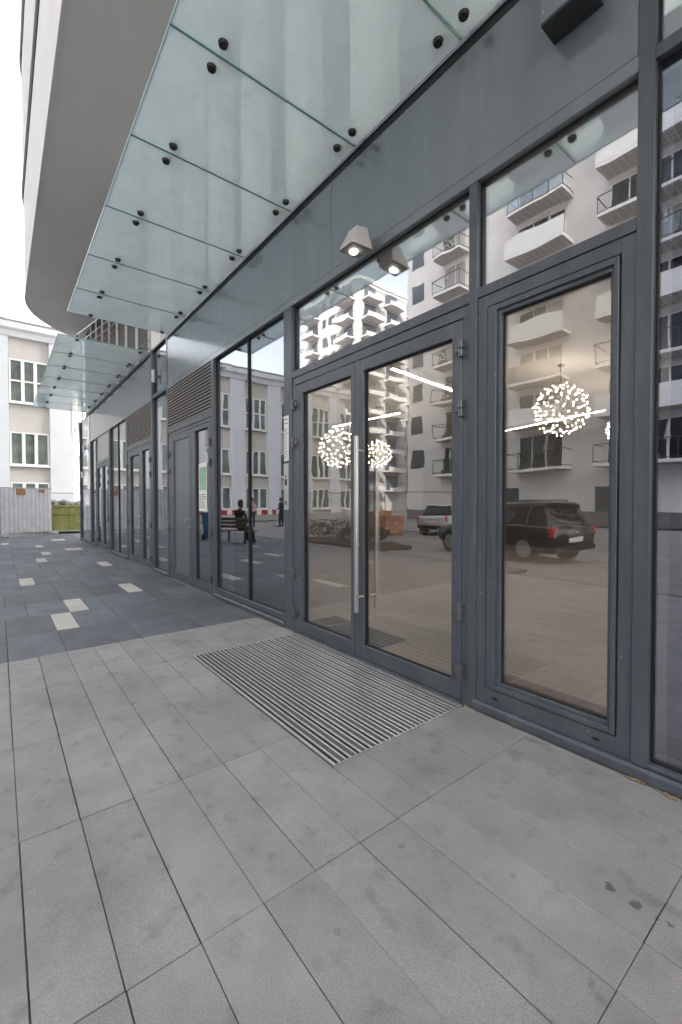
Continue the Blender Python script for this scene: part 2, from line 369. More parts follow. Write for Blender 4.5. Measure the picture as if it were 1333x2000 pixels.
for c in range(6):
    xc = PX+SX*(c+0.5)
    for r in range(24):
        yc = Y0-PY*(r+0.5)
        x0, x1, ya, yb = xc-SX/2, xc+SX/2, yc-PY/2, yc+PY/2
        if yb > MATY0 and x1 > MATX0+0.01 and x0 < MATX1-0.01:       # cut out round the mat well
            segs = []
            if x0 < MATX0: segs.append((x0, MATX0))
            if x1 > MATX1: segs.append((MATX1, x1))
            for a, b in segs:
                if b-a > 0.03: box('paving_slab', 'slab_grey', pv, a+.0022, b-.0022, max(ya, -9)+.0022, yb-.0022, -0.04, random.uniform(-.0008, .0006), 0.0022)
            if ya < MATY0-0.02: box('paving_slab', 'slab_grey', pv, max(x0, MATX0)+.0022, min(x1, MATX1)-.0022, ya+.0022, MATY0-.003, -0.04, 0.0, 0.0022)
            continue
        link('paving_slab', SM[1 if r < 9 else 2], None, pv, (xc+random.uniform(-.0012, .0012), yc+random.uniform(-.0018, .0018), random.uniform(-.0012, .0008)))
box('edge_slab', 'slab_grey', pv, MATX1+.01, 0.45, Y0+.003, -0.003, -0.04, -0.002, 0.002)
box('edge_slab', 'slab_grey', pv, PX, MATX0-.004, Y0+.003, -0.003, -0.04, -0.002, 0.002)
PALE = {(1, 8), (2, 7), (5, 9), (3, 3), (7, 2), (9, 7), (11, 6), (12, 2), (12, 3), (14, 6), (16, 10), (17, 2), (17, 3), (6, 14), (9, 17), (13, 13), (15, 20), (3, 19), (18, 16)}
DM = {k: slabmesh(k, 0.003) for k in (1, 2, 3)}
for k in DM: DM[k].materials.append(MATS['slab_dark'])
PM = slabmesh(1, 0.003); PM.materials.append(MATS['slab_pale'])
for c in range(21):
    xc = PX-SX*(c+0.5); i = 0
    while i < 27:
        if (c, i) in PALE:
            o = link('pale_slab', PM, None, pd, (xc, Y0-PY*(i+.5), 0.0)); i += 1; continue
        nw = random.choice((1, 2, 2, 2, 3)); nw = min(nw, 27-i)
        for q in range(nw):
            if (c, i+q) in PALE: nw = q; break
        link('paving_slab', DM[nw], None, pd, (xc, Y0-PY*(i+nw/2), random.uniform(-.0015, .001))); i += nw
box('edge_slab', 'slab_dark', pd, -20.0, PX-.01, Y0+.003, -0.003, -0.04, -0.002, 0.002)

# ------------------------------------------------------------------ the glazed building
B = thing('glazed_building', 'modern building with grey framed glass shopfront, doors and rounded light overhang', 'building', (0, 0, 0))
GY = 0.055                      # glass plane
ZT, ZF = 3.515, 3.548           # glass head, bottom of the fascia trim
def pane(m, x0, x1, z0, z1, parent=None, y=GY, name='glass_pane'):
    return box(name, m, parent or B, x0, x1, y, y+0.012, z0, z1)
def mullion(x0, x1, z0, z1, y0=0.0, y1=0.14): return box('mullion', 'frame', B, x0, x1, y0, y1, z0, z1, 0.003)
def bar(x0, x1, z0, z1, y0=0.004, y1=0.12, name='transom_bar', m='frame'): return box(name, m, B, x0, x1, y0, y1, z0, z1, 0.0025)
def gask(x0, x1, z0, z1, parent=None, y=GY, t=0.012):
    """black rubber round a pane"""
    mb = MB(); a = y-0.012; b = y-0.001
    mb.box(x0, x0+t, a, b, z0, z1).box(x1-t, x1, a, b, z0, z1).box(x0+t, x1-t, a, b, z0, z0+t).box(x0+t, x1-t, a, b, z1-t, z1)
    return mb.build('gasket', 'gasket', parent or B)
M0 = (-0.818, -0.745); M1 = (-1.808, -1.744); M2 = (-4.251, -4.082); M3_ = (-6.345, -6.275); M4 = (-8.585, -8.50)
M5 = (-9.64, -9.55); M6 = (-11.96, -11.84); M7 = (-14.14, -14.0); M8 = (-16.3, -16.17); M9 = (-17.45, -17.3)
for (a, b), zb, zt in ((M0, 0.07, 6.0), (M1, 0.0, 3.546), (M2, 0.0, 3.546), (M3_, 0.0, 3.546), (M4, 0.0, 4.60), (M5, 0.0, 4.60),
                       (M6, 0.0, 3.546), (M7, 0.0, 3.546), (M8, 0.0, 3.546), (M9, 0.0, 4.60)):
    mullion(a, b, zb, zt)
mullion(-19.90, -19.84, 0.0, 4.60)
def sill(x0, x1, h=0.068):
    mb = MB().prism([(-0.022, 0.012), (-0.022, h-0.012), (-0.008, h), (0.13, h+0.006), (0.13, 0.012)], 'x', x0, x1)
    return mb.build('sill', 'frame', B)
# right pane bay, running out of the picture
sill(M0[1]+.001, 1.35); box('sill_ledge', 'frame', B, M0[1], 1.35, 0.002, 0.055, 0.0745, 0.092, 0.002)
pane('glass_blue', M0[1], 1.3, 0.09, 3.56); gask(M0[1], 1.3, 0.09, 3.556)
bar(M0[1], 1.35, 3.556, 3.623); pane('glass_upper', M0[1], 1.3, 3.625, 6.0); gask(M0[1], 1.3, 3.625, 6.0)
mullion(1.30, 1.37, 0.07, 6.0)
# casement bay
sill(M1[1]-0.008, M0[1]+0.0005)
win = box('window', 'frame', B, M1[1], M0[0], 0.012, 0.10, 0.070, 0.166, 0.0025)
for a in ((M1[1], -1.672, 0.166, 2.767), (-0.887, M0[0], 0.166, 2.767), (-1.672, -0.887, 2.69, 2.767)):
    box('frame_member', 'frame', win, a[0], a[1], 0.012, 0.10, a[2], a[3], 0.0025)
X0, X1, Za, Zb = -1.664, -0.895, 0.174, 2.682
for a in ((X0, -1.60, Za, Zb), (-0.92, X1, Za, Zb), (-1.60, -0.92, Za, 0.205), (-1.60, -0.92, 2.645, Zb)):
    box('sash_member', 'frame', win, a[0], a[1], 0.004, 0.07, a[2], a[3], 0.003)
for a in ((-1.60, -1.572, .205, 2.645), (-0.936, -0.92, .205, 2.645), (-1.572, -0.936, .205, .226), (-1.572, -0.936, 2.618, 2.645)):
    box('glazing_bead', 'frame', win, a[0], a[1], 0.020, 0.06, a[2], a[3], 0.002)
pane('glass_door', -1.575, -0.933, 0.222, 2.622, win); gask(-1.573, -0.935, 0.224, 2.620, win, t=0.010)
for xd in (-1.60, -0.985): box('drain_cap', 'gasket', win, xd-.016, xd+.016, 0.004, 0.013, 0.110, 0.122, 0.001)
bar(M1[1], M0[0], 2.770, 2.836); pane('glass_upper', M1[1], M0[0], 2.836, ZT+.03); gask(M1[1], M0[0], 2.836, ZT+.03)
# double door bay
bar(M2[1], M1[0], 2.762, 2.836); bar(M2[1], M1[0], 2.684, 2.759, 0.014, 0.12)
pane('glass_upper', M2[1], M1[0], 2.836, ZT+.03); gask(M2[1], M1[0], 2.836, ZT+.03)
bar(-1.862, M1[0], 0.0, 2.684, 0.010, 0.12, 'door_jamb'); bar(M2[1], -4.024, 0.0, 2.684, 0.010, 0.12, 'door_jamb')
def hinge(x, z, parent, side):
    mb = MB(); mb.box(x-.012, x+.020, -.034, .012, z-.058, z-.004).box(x-.012, x+.020, -.034, .012, z+.000, z+.056)
    mb.box(x-.050 if side > 0 else x+.020, x-.012 if side > 0 else x+.058, -.016, .012, z-.022, z+.026)
    return mb.build('hinge', 'hinge', parent, 0.003)
def leaf(x0, x1, g0, g1, zt, zg0, zg1, m, label=None):
    d = box('door', 'frame', B, x0, x1, 0.008, 0.072, 0.014, zg0, 0.003)         # bottom rail carries the leaf
    for nm, a in (('stile', (x0, g0, zg0, zt)), ('stile', (g1, x1, zg0, zt)), ('top_rail', (g0, g1, zg1, zt))):
        box(nm, 'frame', d, a[0], a[1], 0.008, 0.072, a[2], a[3], 0.003)
    if m == 'panel_metal':
        box('door_panel', 'panel_metal', d, g0, g1, 0.030, 0.06, zg0, zg1)
    else:
        pane(m, g0, g1, zg0, zg1, d, 0.045); gask(g0, g1, zg0, zg1, d, 0.045, 0.012)
    if label: d['label'] = label
    return d
dr = leaf(-3.030, -1.866, -2.905, -1.950, 2.672, 0.134, 2.568, 'glass_door', 'glass entrance door leaf with long steel pull bar')
dl = leaf(-4.020, -3.036, -3.886, -3.080, 2.672, 0.134, 2.568, 'glass_door')
for z in (2.465, 2.056, 0.648, 0.227): hinge(-1.858, z, dr, 1); hinge(-4.030, z, dl, -1)
hd = box('pull_handle', 'brushed', dr, -2.925, -2.893, -0.085, -0.055, 0.44, 1.99, 0.003)
for z in (0.575, 1.865): MB().tube((-2.909, -0.056, z), (-2.909, 0.010, z), 0.011, 10).build('standoff', 'steel', hd)
MB().tube((-2.965, -0.004, 1.03), (-2.965, 0.012, 1.03), 0.017, 12).build('lock_cylinder', 'steel', dr)
box('threshold', 'frame', B, -4.03, -1.86, -0.018, 0.125, -0.03, 0.011, 0.002)
# dark two-pane bay
sill(M3_[1]-.01, M2[0]+.004, 0.064); box('sill_ledge', 'frame', B, M3_[1], M2[0], 0.002, 0.055, 0.073, 0.142, 0.0025)
for a, b in ((M3_[1], -5.218), (-5.188, M2[0])):
    pane('glass_panel', a, b, 0.142, ZT+.03); gask(a, b, 0.142, ZT+.03)
box('joint_strip', 'gasket', B, -5.218, -5.188, 0.035, 0.07, 0.142, ZT+.03)
# service door bays with louvres
def louvre(x0, x1, z0, z1, n=14):
    lv = box('louvre', 'gasket', B, x0, x1, 0.06, 0.12, z0, z1)
    pitch_ = (z1-z0)/n
    sm = MB().prism([(0.006, -.010), (0.004, .009), (0.030, 0.018), (0.030, 0.012)], 'x', 0, x1-x0).mesh('slat')
    sm.materials.append(MATS['louvre'])
    for i in range(n): link('slat', sm, None, lv, (x0, 0, z0+pitch_*(i+0.40)))
    for a, b in ((x0, x0+.022), (x1-.022, x1)): box('louvre_frame', 'frame', lv, a, b, -0.001, 0.10, z0, z1, 0.002)
    return lv
def lever(x, z, d, sgn):
    MB().tube((x, -.002, z), (x, .010, z), .024, 12).tube((x, -.05, z), (x, .0, z), .009, 8).tube((x, -.048, z), (x+sgn*.125, -.048, z), .009, 8).build('lever_handle', 'steel', d)
    MB().tube((x, -.002, z-.11), (x, .010, z-.11), .017, 12).build('lock_cylinder', 'steel', d)
def service_bay(x0, x1, opaque):
    bar(x0, x1, 2.72, 2.815); bar(x0, x1, 2.66, 2.718, 0.016)
    louvre(x0, x1, 2.815, ZF-.002)
    bar(x0, x0+.055, 0, 2.66, 0.012, 0.12, 'door_jamb'); bar(x1-.055, x1, 0, 2.66, 0.012, 0.12, 'door_jamb')
    xs = x0+(x1-x0)*0.575
    a = leaf(x0+.06, xs-.003, x0+.30, xs-.13, 2.652, 0.16, 2.54, 'panel_metal' if opaque else 'glass_panel')
    b = leaf(xs+.003, x1-.06, xs+.16, x1-.19, 2.652, 0.16, 2.58, 'glass_panel')
    lever(xs-.09, 1.12, a, -1)
    for z in (2.33, 2.02, 0.95, 0.25): hinge(x0+.05, z, a, -1); hinge(x1-.062, z, b, 1)
    return a, b
la, lb = service_bay(M4[1], M3_[0], True)
la['label'] = 'flat grey metal service door leaf with lever handle'
service_bay(M6[1], M5[0], False)
# narrow tall bay between the two canopies
sill(M5[1]-.01, M4[0]+.01); bar(M5[1], M4[0], 3.575, 3.645)
for z0, z1 in ((0.072, 3.575), (3.645, 4.56)): pane('glass_panel', M5[1], M4[0], z0, z1); gask(M5[1], M4[0], z0, z1)
bar(M5[1], M4[0], 4.56, 4.60)
# far bays
sill(M7[1]-.01, M6[0]+.01)
for a, b in ((M7[1], -13.03), (-13.0, M6[0])): pane('glass_panel', a, b, 0.073, ZT+.03); gask(a, b, 0.073, ZT+.03)
box('joint_strip', 'gasket', B, -13.03, -13.0, 0.035, 0.07, 0.073, ZT+.03)
bar(M8[1], M7[0], 2.66, 2.76); box('door_head_panel', 'light_panel', B, M8[1], M7[0], 0.03, 0.06, 2.76, ZT+.03)
xs = (M8[1]+M7[0])/2
fa = leaf(M8[1]+.05, xs-.003, M8[1]+.17, xs-.09, 2.652, 0.16, 2.55, 'glass_panel'); fb = leaf(xs+.003, M7[0]-.05, xs+.09, M7[0]-.17, 2.652, 0.16, 2.55, 'glass_panel')
for z in (2.33, 2.02, 0.95, 0.25): hinge(M8[1]+.04, z, fa, -1); hinge(M7[0]-.052, z, fb, 1)
for s, d in ((-1, fa), (1, fb)): MB().tube((xs+s*.05, -.06, .7), (xs+s*.05, -.06, 1.9), .016, 10).tube((xs+s*.05, -.06, .9), (xs+s*.05, .01, .9), .010).tube((xs+s*.05, -.06, 1.7), (xs+s*.05, .01, 1.7), .010).build('pull_handle', 'steel', d)
sill(M9[1], M8[0]); pane('glass_panel', M9[1], M8[0], 0.073, ZT+.03); gask(M9[1], M8[0], 0.073, ZT+.03)
sill(-19.84, M9[0]); pane('glass_panel', -19.84, M9[0], 0.073, 4.6); gask(-19.84, M9[0], 0.073, 4.6)
# fascia: trim strip, panels, dark gap under the canopies
def fascia(x0, x1, cuts):
    bar(x0, x1, ZF, 3.628, 0.0, 0.12, 'fascia_trim', 'fascia')
    xs_ = [x0]+cuts+[x1]
    for a, b in zip(xs_[:-1], xs_[1:]): box('fascia_panel', 'fascia', B, a+.002, b-.002, 0.004, 0.10, 3.632, 4.462, 0.002)
    box('canopy_channel', 'gasket', B, x0, x1, 0.012, 0.10, 4.464, 4.60)
    bar(x0, x1, 4.535, 4.60, 0.0, 0.011, 'canopy_rail')
fascia(M4[1], M0[0], [-5.90, -3.362]); fascia(M9[1], M5[0], [-14.6, -12.1])
# back of the glass: plain dark backing behind the mirror panes
for a, b in ((M3_[1], M2[0]), (M7[1], M6[0]), (M9[1], M8[0]), (-19.84, M9[0]), (M0[1], 1.3)):
    box('backing_panel', 'int_dark', B, a, b, 0.30, 0.33, 0.0, 3.55)
for a, b in ((M4[1], M3_[0]), (M6[1], M5[0]), (M5[1], M4[0]), (M8[1], M7[0])):
    box('backing_panel', 'int_dark', B, a, b, 1.2, 1.23, 0.0, 3.55)
# lobby behind the doors
box('lobby_floor', 'int_floor', B, -20, 3.0, 0.02, 12.0, -0.06, 0.0)
box('lobby_ceiling', 'int_ceiling', B, -20, 3.0, 0.12, 12.0, 3.56, 3.66)
box('lobby_wall', 'back_wall', B, -12.0, 3.0, 11.0, 11.2, 0.0, 3.56)
box('lobby_wall', 'int_wall', B, -12.0, -11.8, 1.3, 11.0, 0.0, 3.56)
box('lobby_wall', 'int_wall', B, -0.42, -0.22, 0.34, 11.0, 0.0, 3.56)
box('lobby_partition', 'int_wall', B, -8.2, -4.45, 0.34, 0.44, 0.0, 3.56)
# wall above the canopies: light fins with dark windows between
box('upper_wall', 'dark_window', B, -20.0, 34, 0.25, 0.35, 4.60, 8.0)
box('canopy_ledge', 'fascia', B, -20.0, 8, 0.105, 0.30, 4.52, 4.60)
fm = MB().box(-0.20, 0.20, 0.02, 0.25, 4.602, 7.999).mesh('fin', bev=0.004); fm.materials.append(MATS['fin'])
pm = MB().box(-0.025, 0.025, 0.20, 0.25, 4.602, 7.999).mesh('window_post'); pm.materials.append(MATS['bead'])
for i in range(22):
    x = -0.65-1.125*i if i < 8 else -0.65-1.125*i
    if x > -9.0: link('fin', fm, None, B, (x, 0, 0))
    else: link('window_post', pm, None, B, (x+0.2, 0, 0))
box('pier', 'fin', B, -9.62, -8.95, 0.01, 0.25, 4.602, 7.999)
# overhanging rounded volume above
def plan(off=0.0, yb=16.0):  # depth stretched out of view to keep the old building's pilaster in shade
    r = 3.4+off; cx, cy_ = -17.2, 1.62
    pts = [(34.0, -1.78-off)]
    for k in range(0, 19): a = R(270-5*k*1.0); pts.append((cx+r*math.cos(a), cy_+r*math.sin(a)))
    pts += [(cx-r, yb), (34.0, yb)]
    return pts
bz = [(8.0, 11.05), (11.32, 15.20), (15.50, 19.20), (19.5, 23.0), (23.3, 26.8), (27.1, 31.0), (31.3, 35.0), (35.3, 54.0)]  # topmost band, out of view, made tall so the block opposite stays shaded
for i, (a, b) in enumerate(bz):
    MB().prism(plan(), 'z', a, b).build('overhang_band' if i else 'overhang', 'stucco_light' if i else 'stucco_grey', B)
    MB().prism(plan(0.05), 'z', a-0.001-0.06, a-.001).build('edge_bead', 'bead', B) if i else None
    if i < len(bz)-1: MB().prism(plan(0.02), 'z', b, bz[i+1][0]-.062).build('gap_shade_band', 'int_dark', B)  # proud dark band, its colour standing for shade in the storey seam
mb = MB(); P0 = plan(0.012)[:20]; P1 = plan(-0.03)[:20]                      # drip edge round the soffit
for a, b, c, d in zip(P0[:-1], P0[1:], P1[1:], P1[:-1]):
    mb.faces([(*a, 7.985), (*b, 7.985), (*c, 7.985), (*d, 7.985), (*a, 8.03), (*b, 8.03), (*c, 8.03), (*d, 8.03)],
             [(0, 1, 2, 3), (0, 1, 5, 4), (3, 2, 6, 7)])
mb.build('drip_edge', 'bead', B)

# ------------------------------------------------------------------ glass canopies
def canopy(label, xs_, z, endbolts):
    c = thing('glass_canopy', label, 'canopy', ((xs_[0]+xs_[-1])/2, 0, z), group='glass canopies hung above the shopfront')
    for a, b in zip(xs_[:-1], xs_[1:]):
        p = box('glass_pane', 'canopy_glass', c, b+.006, a-.006, -1.607, -0.012, z, z+.003)
        mb = MB(); e = .0025
        mb.box(b+.006, b+.006+e, -1.607, -.012, z-.001, z+.016).box(a-.006-e, a-.006, -1.607, -.012, z-.001, z+.016)
        mb.box(b+.006+e, a-.006-e, -1.607, -1.607+e, z-.001, z+.016)
        mb.build('pane_edge', 'canopy_edge', p)
    for i, x in enumerate(xs_):
        offs = (-.104, .104)
        if i == len(xs_)-1: offs = (.09,)
        if i == 0 and endbolts: offs = (-.12,)
        for dx in offs:
            for yb in (-1.281, -0.136):
                bt = MB().tube((x+dx, yb, z-.022), (x+dx, yb, z-.001), .030, 14, .036).tube((x+dx, yb, z+.005), (x+dx, yb, z+.03), .034, 14).tube((x+dx, yb, z+.03), (x+dx, yb, z+.10), .014, 8).build('bolt', 'bolt', c)
        sx = (min(offs)+max(offs))/2
        mb = MB()
        if len(offs) == 2:
            for yb in (-1.281, -.136): mb.tube((x-.104, yb, z+.10), (x+.104, yb, z+.10), .013, 8)
        mb.build('spider_bar', 'steel', c) if len(offs) == 2 else mb.bm.free()
        MB().tube((x+sx, -1.281, z+.10), (x+sx, 0.10, z+1.62), .011, 8).build('tie_rod', 'steel', c)
        MB().tube((x+sx, -.136, z+.10), (x+sx, .10, z+.34), .012, 8).tube((x+sx, -.136, z+.10), (x+sx, .10, z+.12), .012, 8).build('wall_arm', 'steel', c)
    return c
canopy('long frosted green glass canopy hung over the double entrance door', [1.47, 0.36, -0.75, -1.862, -2.985, -4.07, -5.19, -6.33, -7.415, -8.42], 4.55, False)
canopy('frosted green glass canopy over the service doors beside the green skip', [-9.78, -10.96, -12.05, -13.2, -14.28, -15.35, -16.48, -17.55], 4.60, True)

# ------------------------------------------------------------------ fittings on the facade
def spotlight(x, z, label, arm=0.06, s=1.0, lit=True):
    t = thing('wall_spotlight', label, 'spotlight', (x, 0, z), group='square wall spotlights')
    # housing: a truncated wedge, wide lower mouth
    top = [(x-.05*s, -arm-.13*s, z+.17*s), (x+.05*s, -arm-.13*s, z+.17*s), (x+.05*s, -arm-.02*s, z+.19*s), (x-.05*s, -arm-.02*s, z+.19*s)]
    bot = [(x-.085*s, -arm-.21*s, z), (x+.085*s, -arm-.21*s, z), (x+.085*s, -arm, z+.015), (x-.085*s, -arm, z+.015)]
    MB().faces(bot+top, [(0, 1, 2, 3), (4, 5, 6, 7), (0, 1, 5, 4), (1, 2, 6, 5), (2, 3, 7, 6), (3, 0, 4, 7)]).build('housing', 'lamp_body', t, 0.004)
    mb = MB().faces([(x-.078*s, -arm-.20*s, z-.004), (x+.078*s, -arm-.20*s, z-.004), (x+.078*s, -arm-.008, z+.010), (x-.078*s, -arm-.008, z+.010)], [(0, 1, 2, 3)])
    mb.build('mouth', 'lamp_under', t)
    if lit: MB().tube((x-.015*s, -arm-.11*s, z-.008), (x-.015*s, -arm-.11*s, z-.001), .030*s, 16).build('lens', 'lamp_lens', t)
    MB().box(x-.02, x+.02, -arm, .004, z+.07*s, z+.11*s).box(x-.035, x+.035, -.012, .004, z+.04*s, z+.14*s).build('bracket', 'lamp_under', t, .002)
    return t
spotlight(-2.80, 3.50, 'lit square wall spotlight fixed above the glass double doors', s=1.05)
def cctv(x, z, label):
    t = thing('wall_lamp', label, 'lamp', (x, 0, z), group='cylinder wall lamps on the glass')
    MB().tube((x, -.03, z-.12), (x, -.03, z+.12), .034, 16).build('cylinder', 'bead', t, 0)
    MB().tube((x, 0, z), (x, .05, z), .014, 8).tube((x, .035, z), (x, .0545, z), .03, 12).build('arm', 'lamp_under', t)
cctv(-9.33, 3.99, 'white cylinder wall lamp on the glass between the two canopies')
cctv(-18.6, 3.45, 'white cylinder wall lamp near the corner at the skip')
cctv(-19.0, 2.50, 'lower white cylinder wall lamp near the corner at the skip')
t = thing('wall_box', 'flat dark bottomed wall light box high beside the window mullion', 'wall light', (-1.11, 0, 4.02))
box('housing', 'fascia', t, -1.241, -0.978, -0.155, 0.003, 4.032, 4.50, 0.003); box('underside', 'box_dark', t, -1.238, -0.981, -0.152, 0.002, 4.017, 4.0315)
for dx in (-1.225, -.995): MB().tube((dx, -.1575, 4.085), (dx, -.1545, 4.085), .005, 8).build('screw', 'steel', t)
t = thing('directory_sign', 'white name directory plate fixed above the intercom on the post', 'sign', (-4.20, 0, 1.88))
box('plate', 'paper', t, -4.238, -4.142, -.006, -.0005, 1.875, 2.375, .001)
for i in range(19):
    z = 2.235-i*.0185
    box('text_line', 'ink', t, -4.228, -4.228+random.uniform(.045, .078), -.0072, -.0062, z, z+.0045)
box('heading', 'ink', t, -4.228, -4.152, -.0072, -.0062, 2.285, 2.293); box('heading', 'louvre', t, -4.222, -4.165, -.0072, -.0062, 2.325, 2.345)
t = thing('intercom', 'stainless door intercom panel with dark screen below the directory', 'intercom', (-4.20, 0, 1.34))
box('face_plate', 'brushed', t, -4.238, -4.148, -.010, -.0005, 1.33, 1.845, .0015)
box('screen', 'gasket', t, -4.212, -4.172, -.0125, -.0105, 1.60, 1.675, .001)
MB().tube((-4.192, -.013, 1.70), (-4.192, -.0105, 1.70), .012, 14).build('camera_lens', 'gasket', t)
for r_ in range(4):
    for c_ in range(3): box('key', 'steel', t, -4.217+c_*.019, -4.204+c_*.019, -.0135, -.0105, 1.50+r_*.019, 1.512+r_*.019, .001)
box('card_reader', 'hinge', t, -4.213, -4.174, -.0125, -.0105, 1.385, 1.43, .001)
t = thing('door_notice', 'white paper notice with green picture taped inside the service door glass', 'notice', (-6.85, 0.03, 1.2))
box('sheet', 'paper', t, -7.00, -6.66, .038, .0405, 1.28, 2.05); box('picture', 'print_green', t, -6.97, -6.69, .0365, .0378, 1.62, 1.98)
for i in range(7): box('text_line', 'ink', t, -6.97, -6.97+random.uniform(.14, .27), .0365, .0378, 1.34+i*.033, 1.35+i*.033)

# ------------------------------------------------------------------ entrance mat
mt = thing('entrance_mat', 'ribbed aluminium and brush entrance mat set in the paving by the doors', 'door mat', (-2.9, -0.58, 0))
box('tray', 'bedding', mt, MATX0, MATX1, MATY0, -0.022, -0.045, -0.012)
for a in ((MATX0, MATX0+.005, MATY0, -.022), (MATX1-.005, MATX1, MATY0, -.022), (MATX0+.005, MATX1-.005, MATY0, MATY0+.006), (MATX0+.005, MATX1-.005, -.028, -.022)):
    box('mat_frame', 'alu', mt, a[0], a[1], a[2], a[3], -.03, .002)
y = MATY0+.008; xa, xb = MATX0+.007, MATX1-.007
def strip(nm, m, wd, z):
    global y
    o = box(nm, m, mt, xa, xb, y, y+wd-.0008, -.012, z, 0.0012); y += wd
while y < -0.105:
    strip('rail', 'alu', .0115, .0015); strip('rubber_strip', 'rubber', .023, -.0045); strip('rail', 'alu', .0115, .0015); strip('brush_strip', 'brush', .031, .0005)
strip('rail', 'alu', .0115, .0015); strip('rubber_strip', 'rubber', max(.008, -.030-y), -.004)

# a little dry litter blown against the sill
lt = MB()
for i in range(26):
    c = Vector((random.choice((-0.80, -0.76, -0.66, -1.45))+random.gauss(0, .03), -0.032+random.gauss(0, .008), .006)); a = random.uniform(0, 3.14); l = random.uniform(.006, .018)
    d = Vector((math.cos(a)*l, math.sin(a)*l, random.uniform(-.003, .004))); e = Vector((-d.y, d.x, .002))*random.uniform(.3, .6); u = Vector((0, 0, .0015))
    lt.faces([c-d-u, c+e-u, c+d-u, c-e-u, c-d+u, c+e+u, c+d+u, c-e+u], [(0, 1, 2, 3), (4, 5, 6, 7), (0, 1, 5, 4), (1, 2, 6, 5), (2, 3, 7, 6), (3, 0, 4, 7)])
mat('dry_leaf', (0.30, 0.22, 0.13), 0.9, var=0.5, vscale=90)
tag(lt.build('leaf_litter', 'dry_leaf'), 'scraps of dry leaf litter along the metal sill', 'litter', None, 'stuff')

# ------------------------------------------------------------------ inside the lobby
def globe(x, y_, z, r, label, n=130):
    t = thing('globe_pendant', label, 'pendant lamp', (x, y_, z), group='globe pendant lamps in the lobby')
    MB().ico((x, y_, z), r*0.09, 2).tube((x, y_, z), (x, y_, 3.56), .008, 6).tube((x, y_, 3.53), (x, y_, 3.56), .05, 12).build('stem', 'wire', t)
    wm = MB(); bm_ = MB()
    for i in range(n):
        k = i+0.5; ph = math.acos(1-2*k/n); th = math.pi*(1+5**.5)*k
        d = Vector((math.cos(th)*math.sin(ph), math.sin(th)*math.sin(ph), math.cos(ph)))
        rr = r*random.uniform(.90, 1.03); c = Vector((x, y_, z))
        wm.tube(c+d*r*.08, c+d*rr, .0018, 3, caps=False); bm_.ico(c+d*rr, random.uniform(.006, .0105), 1)
    w_ = wm.build('spokes', 'wire', t); w_['kind'] = 'stuff'
    b_ = bm_.build('bulbs', 'bulb', t); b_['kind'] = 'stuff'
globe(-3.24, 4.39, 2.86, 0.40, 'large sparkling globe pendant lamp seen through the tall window')
globe(-2.95, 6.20, 2.72, 0.30, 'globe pendant lamp hanging deeper in the lobby behind the large one')
globe(-6.55, 2.55, 2.46, 0.36, 'sparkling globe pendant lamp seen through the left door leaf', 95)
globe(-7.15, 4.15, 2.50, 0.30, 'globe pendant lamp beside the long pull handle deeper in the lobby', 70)
def led(a, b, label):
    a = Vector(a); b = Vector(b); d = (b-a).normalized(); s = Vector((-d.y, d.x, 0))*.035
    t = thing('ceiling_light', label, 'ceiling light', tuple((a+b)/2), group='linear lights on the lobby ceiling')
    v = [a-s, a+s, b+s, b-s]
    MB().faces([(p.x, p.y, 3.47) for p in v]+[(p.x, p.y, 3.559) for p in v], [(0, 1, 2, 3), (4, 5, 6, 7), (0, 1, 5, 4), (1, 2, 6, 5), (2, 3, 7, 6), (3, 0, 4, 7)]).build('profile', 'lamp_body', t)
    for k in (-.55, .55):
        v = [a-s*.3+s*k, a+s*.3+s*k, b+s*.3+s*k, b-s*.3+s*k]
        MB().faces([(p.x, p.y, 3.466) for p in v], [(0, 1, 2, 3)]).build('diffuser', 'led', t)
led((-4.79, 2.23, 3.47), (-5.2, 5.2, 3.47), 'twin linear ceiling light seen through the right door leaf')
led((-7.2, 8.95, 3.47), (-4.0, 8.1, 3.47), 'long linear ceiling light behind the large globe lamp')
led((-9.4, 4.6, 3.47), (-7.0, 4.69, 3.47), 'linear ceiling light near the left globe lamps')
led((-3.2, 9.9, 3.47), (-1.4, 9.7, 3.47), 'short linear ceiling light at the back of the lobby')
t = tag(box('door_mat', 'mat_dark', None, -4.25, -3.06, 0.30, 0.72, 0.001, 0.014, .003), 'dark rectangular floor mat inside behind the double doors', 'door mat')
t = tag(box('door_mat', 'mat_brown', None, -1.92, -0.95, 0.52, 0.70, 0.001, 0.012, .003), 'narrow reddish brown floor mat inside the tall window', 'door mat')

# ------------------------------------------------------------------ far end: old building, fence, skip
OB = thing('old_building', 'white three storey old building with pilasters and tall divided windows', 'building', (-32, -10, 0))
XW = -32.0
box('wall', 'infill', OB, XW-9, XW-.25, -23.4, 1.24, 0, 11.2)
box('roof', 'roof_metal', OB, XW-9, XW+.3, -23.7, 1.5, 11.95, 12.1)
MB().prism([(XW-.25, 11.2), (XW+.05, 11.2), (XW+.12, 11.5), (XW+.30, 11.62), (XW+.30, 11.95), (XW-.25, 11.95)], 'y', -23.7, 1.5).build('cornice', 'pilaster', OB)
box('plinth', 'concrete', OB, XW-.3, XW+.06, -23.4, 1.24, 0, .55)
def wmesh(w_, h, nx, ny, t_=.09):
    mb = MB()
    for i in range(nx+1):
        x = -w_/2+i*(w_-t_)/nx; k = 1.0 if i in (0, nx) else 1.9
        mb.box(-.04, .05, x-(t_*(k-1)/2), x+t_*k-(t_*(k-1)/2), 0, h)
    for j in range(ny+1):
        z = j*(h-t_)/ny
        mb.box(-.03, .045, -w_/2+.01, w_/2-.01, z, z+t_)
    return mb.mesh('window_frame')
rows = [(7.40, 2.55, 3, 2), (3.70, 1.97, 3, 1), (0.95, 1.75, 3, 1)]
